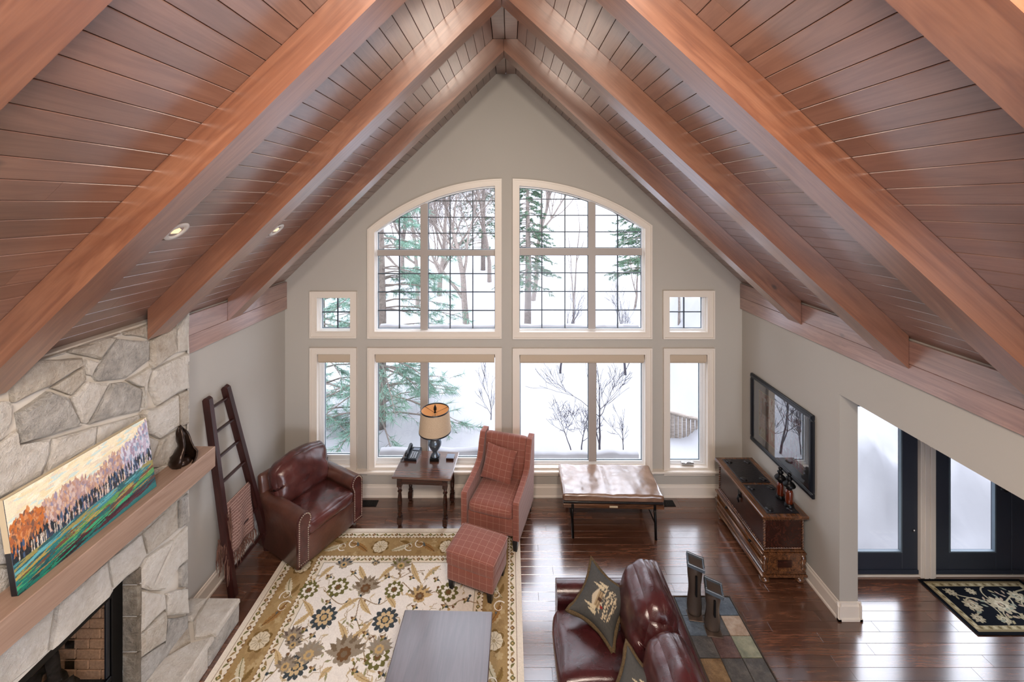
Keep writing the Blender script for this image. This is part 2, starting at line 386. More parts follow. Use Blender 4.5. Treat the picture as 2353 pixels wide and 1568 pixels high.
# ------------------------------------------------------------------ colour canvas -> dense coloured grid (woven / painted surfaces)
class Canvas:
    def __init__(s, w, h, nx, ny, col):
        s.w, s.h, s.nx, s.ny = w, h, nx, ny
        s.X, s.Y = np.meshgrid(np.linspace(0, w, nx + 1), np.linspace(0, h, ny + 1))
        s.c = np.empty(s.X.shape + (3,)); s.c[:] = [lin(q) for q in col]; s.hgt = np.zeros(s.X.shape)
    def win(s, x0, x1, y0, y1):
        i0 = max(0, int((x0) / s.w * s.nx)); i1 = min(s.nx + 1, int(x1 / s.w * s.nx) + 2)
        j0 = max(0, int((y0) / s.h * s.ny)); j1 = min(s.ny + 1, int(y1 / s.h * s.ny) + 2)
        return slice(j0, max(j0, j1)), slice(i0, max(i0, i1))
    def put(s, W, m, col, a=1.0):
        k = np.array([lin(q) for q in col]); sub = s.c[W]; sub[m] = sub[m] * (1 - a) + k * a
    def rect(s, x0, x1, y0, y1, col, a=1.0):
        W = s.win(x0, x1, y0, y1); s.put(W, (s.X[W] >= x0) & (s.X[W] <= x1) & (s.Y[W] >= y0) & (s.Y[W] <= y1), col, a)
    def poly(s, pts, col, a=1.0):
        xs = [p[0] for p in pts]; ys = [p[1] for p in pts]; W = s.win(min(xs), max(xs), min(ys), max(ys)); x, y = s.X[W], s.Y[W]
        m = np.zeros(x.shape, bool); n = len(pts)
        for i in range(n):
            (ax, ay), (bx, by) = pts[i], pts[(i + 1) % n]
            if ay == by: continue
            m ^= ((ay > y) != (by > y)) & (x < (bx - ax) * (y - ay) / (by - ay) + ax)
        s.put(W, m, col, a)
    def flower(s, cx, cy, R, n, col, amp=0.3, ph=0.0, sy=1.0, a=1.0, sharp=1.0):
        W = s.win(cx - R * 1.1, cx + R * 1.1, cy - R * 1.1, cy + R * 1.1); x, y = s.X[W] - cx, (s.Y[W] - cy) / sy
        r = np.hypot(x, y); th = np.arctan2(y, x)
        s.put(W, r < R * (1 - amp + amp * np.abs(np.cos(n * (th - ph) / 2)) ** sharp), col, a)
    def stroke(s, pts, wid, col, a=1.0, taper=False):
        for i in range(len(pts) - 1):
            (ax, ay), (bx, by) = pts[i], pts[i + 1]; w0 = wid * (1 - i / len(pts)) if taper else wid
            W = s.win(min(ax, bx) - wid, max(ax, bx) + wid, min(ay, by) - wid, max(ay, by) + wid); x, y = s.X[W], s.Y[W]
            d2 = (bx - ax) ** 2 + (by - ay) ** 2 + 1e-12
            u = np.clip(((x - ax) * (bx - ax) + (y - ay) * (by - ay)) / d2, 0, 1)
            s.put(W, np.hypot(x - ax - u * (bx - ax), y - ay - u * (by - ay)) < w0 / 2, col, a)
    def leaf(s, x0, y0, x1, y1, wid, col, teeth=0, bend=0.0, vein=None):
        n = 17; P = []; Q = []; mid = []; dx, dy = x1 - x0, y1 - y0; L = math.hypot(dx, dy) + 1e-9; nx, ny = -dy / L, dx / L
        for i in range(n):
            u = i / (n - 1); w = wid / 2 * math.sin(math.pi * u ** 0.8)
            if teeth: w *= 0.75 + 0.5 * ((i * teeth) % 2) / 1.0 * 0.6
            b = bend * math.sin(math.pi * u); cx, cy = x0 + dx * u + nx * b, y0 + dy * u + ny * b
            P.append((cx + nx * w, cy + ny * w)); Q.append((cx - nx * w, cy - ny * w)); mid.append((cx, cy))
        s.poly(P + Q[::-1], col)
        if vein: s.stroke(mid, wid * 0.09, vein)
    def noise(s, amp, k=1, seed=0):
        g = np.random.default_rng(seed).random((s.X.shape[0] // k + 2, s.X.shape[1] // k + 2))
        g = np.kron(g, np.ones((k, k)))[:s.X.shape[0], :s.X.shape[1]]
        s.c *= (1 + amp * (g - 0.5) * 2)[..., None]
    def grid(s, name, T, mat, parent=None):            # local x,y on the canvas, z = height
        nx, ny = s.nx + 1, s.ny + 1
        co = np.stack([s.X, s.Y, s.hgt], -1).reshape(-1, 3).astype(np.float32)
        me = bpy.data.meshes.new(name); me.vertices.add(nx * ny); me.vertices.foreach_set('co', co.ravel())
        j, i = np.mgrid[0:ny - 1, 0:nx - 1]; a = j * nx + i
        q = np.stack([a, a + 1, a + nx + 1, a + nx], -1).reshape(-1).astype(np.int32)
        nf = (nx - 1) * (ny - 1); me.loops.add(nf * 4); me.loops.foreach_set('vertex_index', q)
        me.polygons.add(nf); me.polygons.foreach_set('loop_start', np.arange(0, nf * 4, 4, dtype=np.int32))
        me.update(calc_edges=True); at = me.color_attributes.new('Col', 'FLOAT_COLOR', 'POINT')
        cc = np.concatenate([np.clip(s.c, 0, 1), np.ones(s.c.shape[:2] + (1,))], -1).reshape(-1).astype(np.float32); at.data.foreach_set('color', cc)
        me.polygons.foreach_set('use_smooth', [True] * nf); me.materials.append(M[mat])
        o = bpy.data.objects.new(name, me); C.objects.link(o); o.parent = parent; o.matrix_local = T; return o
def basis(o, x, y, z):                                     # matrix with given axes
    return Matrix(((x[0], y[0], z[0], o[0]), (x[1], y[1], z[1], o[1]), (x[2], y[2], z[2], o[2]), (0, 0, 0, 1)))
# ================================================================== STRUCTURE
def buildW(mb, name, mat, T, parent=None, uv=False):      # verts are given in world space, the object gets the frame T
    Ti = T.inverted(); mb.v = [tuple(Ti @ Vector(p)) for p in mb.v]
    return mb.build(name, mat, parent, uv, T)
XL, XR, YB, YL = -3.126, 3.223, -6.3, -9.6      # YB: end of the detailed boards, YL: added back wall of the loft
SL, SR = 0.9796, 0.9227
def roofL(x): return 3.0 + SL * (x - XL)
def roofR(x): return 2.975 + SR * (XR - x)
RX0, RX1, RZ = -0.19, 0.079, 5.876

# ---- windows (pixel outlines on the window wall) ----
def arch_y(w, x, k=0.0):
    xc, R, top = w['arch']; R2 = R - k
    return top + R - math.sqrt(max(R2 * R2 - (x - xc) ** 2, 0))
WIN = [
 dict(n=1, box=(714, 669, 821, 776), cols=[(741, 812, [776.5])], rows=[(680, 754, [717])], arch=None),
 dict(n=2, box=(846, 412, 1153, 777), cols=[(869, 967.5, [918]), (984, 1138, [1034.5, 1086.5])], rows=[(587, 755, [629, 671, 713.5]), (428, 574, [536, 499.5, 462])], arch=(1163, 491, 411)),
 dict(n=3, box=(1178, 411, 1497, 778), cols=[(1193.5, 1351, [1245, 1298]), (1367, 1473, [1419])], rows=[(586, 754, [627, 670, 712.5]), (426, 570, [533, 495, 458])], arch=(1170, 553, 411)),
 dict(n=4, box=(1522, 667, 1640, 778), cols=[(1532.5, 1611, [1571])], rows=[(678, 754, [716.5])], arch=None),
 dict(n=5, box=(714, 798, 821, 1088), cols=[(747, 808, [])], rows=[(820, 1043, [])], arch=None, blind=True),
 dict(n=6, box=(846, 798, 1153, 1088), cols=[(869, 967.5, []), (984, 1139, [])], rows=[(820, 1050, [])], arch=None, blind=True),
 dict(n=7, box=(1178, 799, 1497, 1089), cols=[(1195, 1352, []), (1369, 1474, [])], rows=[(820, 1057, [])], arch=None, blind=True),
 dict(n=8, box=(1523, 799, 1640, 1089), cols=[(1538, 1606, [])], rows=[(820, 1056, [])], arch=None, blind=True),
]
def outline(w, inset_px):
    x0, y0, x1, y1 = w['box']; k = inset_px; x0 += k; x1 -= k; y0 += k; y1 -= k
    if not w['arch']: P = [(x0, y1), (x1, y1), (x1, y0), (x0, y0)]
    else: P = [(x0, y1), (x1, y1)] + [(x1 + (x0 - x1) * i / 18, arch_y(w, x1 + (x0 - x1) * i / 18, k)) for i in range(19)]
    return [(PX(x), PZ(y)) for x, y in P]
CAS = 13.0     # casing width in px of the window wall (about 8 cm)
holes = [outline(w, CAS) for w in WIN]

# window wall with its openings
outer = [(XL, 0), (XR, 0), (XR, roofR(XR)), (RX1, RZ), (RX0, RZ), (XL, roofL(XL))]
loops = [[Vector((p[0], p[1], 0)) for p in outer]] + [[Vector((p[0], p[1], 0)) for p in h] for h in holes]
tri = tessellate_polygon(loops); flat = [p for l in loops for p in l]
mb = MB()
for Y in (0.0, 0.17): mb.add([(p.x, Y, p.y) for p in flat], [tuple(t) for t in tri])
for h in holes:
    n = len(h); mb.add([(p[0], y, p[1]) for y in (0, 0.17) for p in h], [(i, (i + 1) % n, n + (i + 1) % n, n + i) for i in range(n)])
struct(mb.build('wall_back', 'wall_paint'))

def clip_poly(w, xa, xb, ya, yb, k):                  # pane outline in px
    if not w['arch'] or arch_y(w, xa, k) < ya and arch_y(w, xb, k) < ya: return [(xa, yb), (xb, yb), (xb, ya), (xa, ya)]
    P = [(xa, yb), (xb, yb)]
    for i in range(9):
        x = xb + (xa - xb) * i / 8; P.append((x, max(ya, arch_y(w, x, k))))
    return P
GY = 0.10
for w, h in zip(WIN, holes):
    root = sempty('window_%d' % w['n'])
    o = outline(w, 0); i1 = outline(w, CAS); n = len(o)
    groups = [[0], [1], list(range(2, n - 1)), [n - 1]]
    for g in groups: MB().ring(o, i1, -0.028, 0.0, g).build('casing', 'white_trim', root)
    band = outline(w, 3.5); MB().ring(o, band, -0.042, -0.028).build('casing_edge', 'white_trim', root)
    i2 = outline(w, CAS + 2.5); MB().ring(i1, i2, -0.02, 0.165).build('jamb', 'white_trim', root)
    # sash frame: from the jamb to the glass
    def g2(P): return [(PX(x, GY), PZ(y, GY)) for x, y in P]
    x0, x1 = w['cols'][0][0], w['cols'][-1][1]; yb = max(r[1] for r in w['rows']); yt = min(r[0] for r in w['rows'])
    KG = CAS + 7.0
    if w['arch']: inner = g2([(x0, yb), (x1, yb)] + [(x1 + (x0 - x1) * i / 18, arch_y(w, x1 + (x0 - x1) * i / 18, KG)) for i in range(19)])
    else: inner = g2([(x0, yb), (x1, yb), (x1, yt), (x0, yt)])
    MB().ring(i2, inner, 0.07, 0.13).build('sash_frame', 'white_vinyl', root)
    mid = [((a[0] + b[0]) / 2, (a[1] + b[1]) / 2) for a, b in zip(i2, inner)]
    MB().ring(i2, mid, 0.055, 0.07).build('sash_stop', 'white_vinyl', root)
    for a, b in zip(w['cols'][:-1], w['cols'][1:]):
        xm = (a[1] + b[0]) / 2; yt2 = arch_y(w, xm, KG - 2) if w['arch'] else yt
        MB().box(PX(a[1], GY), PX(b[0], GY), 0.06, 0.135, PZ(yb, GY), PZ(yt2, GY)).build('mullion', 'mullion_paint', root)
    for a, b in zip(w['rows'][:-1], w['rows'][1:]):
        for c in w['cols']: MB().box(PX(c[0], GY), PX(c[1], GY), 0.06, 0.135, PZ(a[0], GY), PZ(b[1], GY)).build('transom', 'mullion_paint', root)
    for (xa, xb, vs) in w['cols']:
        for (ya, ybb, hs) in w['rows']:
            P = clip_poly(w, xa, xb, ya, ybb, KG); Q = g2(P); cx = sum(p[0] for p in Q) / len(Q); cz = sum(p[1] for p in Q) / len(Q)
            MB().add([(p[0], GY, p[1]) for p in Q], [tuple(range(len(Q)))]).build('pane', 'window_glass', root)
            Qi = [(p[0] + (0.009 if p[0] < cx else -0.009), p[1] + (0.009 if p[1] < cz else -0.009)) for p in Q]
            MB().ring(Q, Qi, 0.094, 0.106).build('gasket', 'gasket', root)
            t2 = 0.0065
            for x in vs:
                yt2 = max(ya, arch_y(w, x, KG)) if w['arch'] else ya
                MB().box(PX(x, GY) - t2, PX(x, GY) + t2, 0.088, 0.112, PZ(ybb, GY), PZ(yt2, GY)).build('muntin', 'muntin_metal', root)
            for y in hs:
                xs = [x for x in np.linspace(xa, xb, 80) if (not w['arch']) or arch_y(w, x, KG) <= y + 1]
                if len(xs) < 3: continue
                MB().box(PX(xs[0], GY), PX(xs[-1], GY), 0.089, 0.111, PZ(y, GY) - t2, PZ(y, GY) + t2).build('muntin', 'muntin_metal', root)
    if w['n'] == 8:
        hd = MB(); hd.cbox(PX(1568), PX(1596), 0.02, 0.055, PZ(1072), PZ(1066), 0.004); hd.tube([(PX(1590), 0.03, PZ(1067)), (PX(1582), 0.0, PZ(1062)), (PX(1570), -0.01, PZ(1066))], 0.006, 6)
        hd.build('crank_handle', 'steel', root)
names = {5: 'beside the left corner, narrowest at left', 6: 'on the wide window behind the lamp', 7: 'on the wide window behind the bench', 8: 'on the narrow window nearest the carved chest'}
for w in WIN:
    if not w.get('blind'): continue
    a = outline(w, CAS + 3); xa, xb, zt = a[0][0], a[1][0], a[2][1]
    b = thing('roller_blind', 'rolled-up beige roller blind ' + names[w['n']], 'blind', ((xa + xb) / 2, 0.03, zt - 0.05))
    hw = (xb - xa) / 2 - 0.006
    MB().tube([(-hw, 0, 0.0), (hw, 0, 0.0)], 0.032, 14).build('fabric_roll', 'blind_fabric', b)
    MB().cbox(-hw, hw, -0.034, -0.028, -0.055, 0.045, 0.002).build('valance', 'blind_fabric', b)
    MB().cbox(-hw, hw, -0.01, 0.006, -0.078, -0.058, 0.003).build('hem_bar', 'blind_fabric', b)

st = MB().cbox(PX(702), PX(1651), -0.075, 0.02, 0.357, 0.388, 0.006); st.cbox(PX(706), PX(1646), -0.045, 0.0, 0.335, 0.357, 0.004)
struct(st.build('trim_1', 'white_trim'))

# ---- side walls ----
mb = MB().box(XL - 0.15, XL, -2.47, 0.17, -0.05, roofL(XL)); mb.box(XL - 0.15, XL, YL, -3.61, -0.05, roofL(XL)); mb.box(XL - 0.15, XL, -3.61, -2.47, 1.19, roofL(XL)); mb.box(XL - 0.15, XL, -3.61, -2.47, -0.05, 0.24)   # fire opening left free
struct(mb.build('wall_left', 'wall_paint'))
mb = MB().box(XR, XR + 0.18, -1.68, 0.17, -0.05, roofR(XR)); mb.box(XR, XR + 0.18, YL, -1.68, 2.2, roofR(XR))
struct(mb.build('wall_right', 'wall_paint'))
# entry nook to the right of the opening
mb = MB(); DY = -1.2
mb.box(XR + 0.18, 3.50, DY, DY + 0.16, 0, 2.5); mb.box(3.50, 7.2, DY, DY + 0.16, 2.10, 2.5); mb.box(6.45, 7.2, DY, DY + 0.16, 0, 2.1)
struct(mb.build('wall_entry', 'wall_paint'))
struct(MB().box(7.2, 7.35, YB, DY + 0.16, 0, 2.5).build('wall_entry_right', 'wall_paint'))
struct(MB().box(XR + 0.18, 7.35, YB, DY + 0.16, 2.5, 2.6).build('ceiling_entry', 'wall_paint'))
struct(MB().box(XR + 0.18, 7.35, YB - 0.1, YB, 0, 2.6).build('wall_entry_added', 'wall_paint'))  # unseen wall added to stop light reaching the nook from behind

# ---- ceiling boards ----
ce = MB()
for xa, za, xb, zb in ((XL - 0.15, roofL(XL - 0.15), RX0, RZ), (RX0, RZ, RX1, RZ), (RX1, RZ, XR + 0.18, roofR(XR + 0.18))):
    o = 0.022
    ce.add([(xa, YL, za + o * 1.35), (xb, YL, zb + o * 1.35), (xb, 0.17, zb + o * 1.35), (xa, 0.17, za + o * 1.35), (xa, YL, za + 0.15), (xb, YL, zb + 0.15), (xb, 0.17, zb + 0.15), (xa, 0.17, za + 0.15)],
           [(0, 1, 2, 3), (7, 6, 5, 4), (0, 4, 5, 1), (2, 6, 7, 3), (1, 5, 6, 2), (0, 3, 7, 4)])
ceil = struct(ce.build('ceiling', 'dark_void'))
def cuts(total, lo, hi):
    out = [0.0]; x = rnd.uniform(0.3, hi)
    while x < total - 0.3: out.append(x); x += rnd.uniform(lo, hi)
    return out + [total]
LEN = -YB
for side in ('L', 'R'):
    if side == 'L':
        L = math.hypot(RX0 - XL, RZ - roofL(XL)); up = Vector((RX0 - XL, 0, RZ - roofL(XL))) / L; ax = Vector((0, -1, 0)); org = Vector((XL, 0, roofL(XL)))
    else:
        L = math.hypot(XR - RX1, RZ - roofR(XR)); up = Vector((RX1 - XR, 0, RZ - roofR(XR))) / L; ax = Vector((0, 1, 0)); org = Vector((XR, YB, roofR(XR)))
    nz_ = ax.cross(up); N = 35; wd = L / N
    for k in range(N):
        cs = cuts(LEN, 1.7, 3.6)
        for a, b in zip(cs[:-1], cs[1:]):
            g = 0.0005
            MB().prism([(0.0014, 0.022), (0.0014, 0.003), (0.004, 0), (wd - 0.004, 0), (wd - 0.0014, 0.003), (wd - 0.0014, 0.022)], 0, b - a - 2 * g, 'x').build('plank', 'plank_wood', ceil, False, basis(org + ax * (a + g) + up * (k * wd), ax, up, nz_))
for k in range(2):
    hw = (RX1 - RX0) / 2
    MB().cbox(RX0 + hw * k + 0.002, RX0 + hw * (k + 1) - 0.002, YB, 0, RZ, RZ + 0.022, 0.004).build('plank', 'plank_wood', ceil)

# ---- unseen loft floor and back wall, added to cut sky light from behind ----
struct(MB().box(XL, XR, YL, -5.55, 2.45, 2.75).build('floor_loft_added', 'floor_wood'))
mb = MB(); P = [(XL, 2.75), (XR, 2.75), (XR, roofR(XR)), (RX1, RZ), (RX0, RZ), (XL, roofL(XL))]; mb.prism(P, YL - 0.1, YL, 'y'); struct(recalc(mb.build('wall_loft_added', 'wall_paint')))
struct(MB().box(XL, 0.4, YL - 0.1, YL, -0.1, 2.45).build('wall_front_added', 'wall_paint'))  # unseen half wall added under the loft to hold back light
struct(MB().box(XL, XR, YL, YB, -0.12, -0.001).build('floor_front', 'floor_wood'))
# ---- rafters ----
BEAMS = [(-1.20, -0.99, 'nearest the gable window wall'), (-2.41, -2.20, 'second from the gable window wall'), (-3.54, -3.33, 'third from the gable window wall, the broad orange one'), (-4.68, -4.47, 'closest overhead at the top corner of the view')]
RIDGE = -0.07
def zB(f, off, x): return f(x) - off
for y0, y1, wh in BEAMS:
    for side in ('left', 'right'):
        if side == 'left':
            f, off, xe, xr = roofL, 0.25, XL + 0.0325, RX0; xm = RIDGE - 0.001; d = Vector((1, 0, SL)).normalized()
            if y0 < -2.0 and y0 > -2.5: xe = -2.90
            if y0 < -3.0: xe = -2.90
        else:
            f, off, xe, xr = roofR, 0.265, XR - 0.0325, RX1; xm = RIDGE + 0.001; d = Vector((-1, 0, SR)).normalized()
        top = 0.002
        P = [(xe, f(xe) - off), (xm, f(xm) - off), (xm, RZ - top), (xr, RZ - top), (xe, f(xe) - top)]
        if side == 'right': P = P[::-1]
        mb = MB().prism(P, y0, y1, 'y')
        z = d.cross(Vector((0, 1, 0))); 
        if z.z < 0: yv = Vector((0, -1, 0)); z = d.cross(yv)
        else: yv = Vector((0, 1, 0))
        o = recalc(buildW(mb, 'rafter_beam', 'beam_wood', basis(Vector((xe, y0, f(xe) - off)), d, yv, z)))
        b = o.modifiers.new('bevel', 'BEVEL'); b.width = 0.004; b.segments = 1
        tag(o, 'stained timber rafter on the %s slope, %s' % (side, wh), 'beam', 'ceiling rafters')

# ---- fascia boards where the roof meets the walls ----
for nm, X, sgn, f, y_to in (('trim_2', XL, 1, roofL, -1.93), ('trim_3', XR, -1, roofR, YB)):
    z0 = 2.612; z1 = f(X) - 0.01; zm = z0 + (z1 - z0) * 0.47; root = sempty(nm)
    for a, b in ((z0, zm), (zm, z1)):
        mb = MB().cbox(min(X, X + sgn * 0.03), max(X, X + sgn * 0.03), y_to, -0.002, a + 0.001, b - 0.001, 0.003)
        buildW(mb, 'board', 'fascia_wood', basis((X, 0, a), (0, -1, 0), (0, 0, 1), Vector((0, -1, 0)).cross(Vector((0, 0, 1)))), root)

# ---- floor ----
fl = MB().box(XL - 0.1, XR + 0.18, YB, 0.1, -0.12, -0.016); fl.box(XR + 0.18, 7.3, YB, DY + 0.1, -0.12, -0.016); floor = struct(fl.build('floor', 'dark_void'))
y = 0.0; W_ = 0.1
for r in range(27):
    ya = -r * W_; xe = XR if ya > -1.19 else 7.2
    xs = [XL]; x = XL + rnd.uniform(0.2, 1.3)
    while x < xe - 0.2: xs.append(x); x += rnd.uniform(0.7, 1.9)
    xs.append(xe)
    for a, b in zip(xs[:-1], xs[1:]):
        MB().cbox(0, b - a - 0.0012, 0, W_ - 0.0012, 0, 0.016, 0.0009).build('plank', 'floor_wood', floor, False, basis((a, ya - W_, -0.016), (1, 0, 0), (0, 1, 0), (0, 0, 1)))
pf = MB()
for r in range(27, 63):
    ya = -r * W_; x = XL
    while x < 7.2:
        b = min(7.2, x + rnd.uniform(0.8, 2.0)); pf.box(x, b - 0.0012, ya - W_ + 0.0012, ya, -0.016, 0); x = b
tag(pf.build('plank_field', 'floor_wood', floor), kind='stuff')

# ---- baseboards ----
def baseboard(name, pts, n):
    mb = MB(); (xa, ya), (xb, yb) = pts; d = Vector((xb - xa, yb - ya, 0)); L = d.length; d /= L; nn = Vector((n[0], n[1], 0))
    prof = [(0, 0), (0.028, 0), (0.028, 0.018), (0.018, 0.028), (0.018, 0.135), (0.010, 0.15), (0.008, 0.168), (0, 0.172)]
    v = [Vector((xa, ya, 0)) + d * l + nn * p[0] + Vector((0, 0, p[1])) for l in (0, L) for p in prof]; m = len(prof)
    mb.add(v, [(i, (i + 1) % m, m + (i + 1) % m, m + i) for i in range(m)] + [tuple(range(m)), tuple(range(m, 2 * m))[::-1]])
    return struct(recalc(mb.build(name, 'white_trim')))
baseboard('baseboard_back', ((XL, 0), (XR, 0)), (0, -1))
baseboard('baseboard_left', ((XL, -0.02), (XL, -1.69)), (1, 0))
baseboard('baseboard_right', ((XR, -0.02), (XR, -1.708)), (-1, 0))
baseboard('baseboard_opening', ((XR - 0.028, -1.68), (XR + 0.208, -1.68)), (0, -1))
baseboard('baseboard_entry', ((XR + 0.18, -1.708), (XR + 0.18, -1.2)), (1, 0))

# ---- entry doors ----
def door(n, xa, xb, ga, gb, handle=None, hinge=None):
    root = sempty('door_%d' % n); ya, yb = DY - 0.02, DY + 0.03; z0, z1, g0, g1 = 0.025, 2.05, 0.26, 1.87
    MB().cbox(xa, ga, ya, yb, z0, z1, 0.003).build('stile', 'door_paint', root); MB().cbox(gb, xb, ya, yb, z0, z1, 0.003).build('stile', 'door_paint', root)
    MB().cbox(ga, gb, ya, yb, z0, g0, 0.003).build('rail', 'door_paint', root); MB().cbox(ga, gb, ya, yb, g1, z1, 0.003).build('rail', 'door_paint', root)
    o = [(ga, g0), (gb, g0), (gb, g1), (ga, g1)]; i = [(ga + .014, g0 + .014), (gb - .014, g0 + .014), (gb - .014, g1 - .014), (ga + .014, g1 - .014)]
    MB().ring(o, i, ya - 0.004, DY + 0.004).build('glazing_bead', 'gasket', root)
    MB().add([(p[0], DY, p[1]) for p in o], [(0, 1, 2, 3)]).build('pane', 'window_glass', root)
    MB().cbox(xa, xb, ya - 0.012, ya, z0 + 0.005, z0 + 0.05, 0.004).build('weather_strip', 'door_paint', root)
    if handle:
        MB().cbox(handle - 0.02, handle + 0.02, ya - 0.012, ya, 0.92, 1.10, 0.004).build('lock_plate', 'black_metal', root)
        MB().tube([(handle, ya - 0.01, 0.98), (handle, ya - 0.05, 0.98), (handle - 0.11, ya - 0.05, 0.98)], 0.009, 8).build('lever_handle', 'black_metal', root)
        MB().lathe([(0.0, 0), (0.022, 0), (0.022, 0.012), (0, 0.014)], (0, 0, 0), 14, T=Matrix.Translation((handle, ya - 0.012, 1.12)) @ Matrix.Rotation(math.pi / 2, 4, 'X')).build('deadbolt', 'black_metal', root)
    for hz in (hinge or []):
        x, zs = hz
        for z in zs: MB().cbox(x - 0.008, x + 0.008, ya - 0.012, ya + 0.004, z, z + 0.09, 0.003).build('hinge', 'brass', root)
door(1, 3.52, 4.45, 3.68, 4.276, None, None)
MB_ = MB().tube([(4.385, DY - 0.03, 0.50), (4.385, DY - 0.05, 0.53)], 0.01, 8); MB_.build('latch', 'steel', bpy.data.objects['door_1'])
door(2, 4.625, 5.468, 4.79, 5.30, 5.41, [(4.622, (0.30, 1.0, 1.7))])
door(3, 5.474, 6.32, 5.64, 6.15, None, None)
mb = MB().cbox(4.455, 4.62, DY - 0.05, DY + 0.1, 0.0, 2.10, 0.004); mb.cbox(4.49, 4.53, DY - 0.062, DY - 0.05, 0.0, 2.10, 0.003); mb.cbox(4.55, 4.59, DY - 0.062, DY - 0.05, 0.0, 2.10, 0.003)
struct(mb.build('trim_4', 'white_trim'))
mb = MB().cbox(3.50, 6.45, DY - 0.035, DY + 0.1, 0.0, 0.022, 0.004); struct(mb.build('trim_5', 'white_trim'))
mb = MB().cbox(6.325, 6.45, DY - 0.05, DY + 0.1, 0.0, 2.10, 0.004); mb.cbox(3.50, 6.45, DY - 0.03, DY + 0.1, 2.055, 2.10, 0.004); struct(mb.build('trim_6', 'white_trim'))

# ---- recessed lights on the left slope ----
for Yc, xc, wh in ((-2.95, -2.23, 'between the second and third rafters'), (-1.66, -2.30, 'between the first and second rafters')):
    d = Vector((1, 0, SL)).normalized(); nrm = Vector((SL, 0, -1)).normalized()   # into the room
    T = basis(Vector((xc, Yc, roofL(xc))), d, nrm.cross(d), nrm)
    r = thing('recessed_light', 'round white recessed ceiling light ' + wh, 'light', (0, 0, 0), 0, 'recessed ceiling lights'); r.matrix_world = T
    MB().lathe([(0.052, 0.0), (0.082, 0.0), (0.080, 0.008), (0.054, 0.010), (0.050, 0.002), (0.044, -0.014)], n=28).build('trim_ring', 'light_trim_white', r)
    MB().lathe([(0.0, -0.013), (0.045, -0.013)], n=24, smooth=False).build('baffle', 'light_trim_white', r)
    MB().prism([(-0.02, -0.03), (0.012, -0.032), (0.03, 0.0), (0.012, 0.032), (-0.02, 0.03)], -0.012, 0.004, 'z').build('bulb', 'lamp_glow', r)
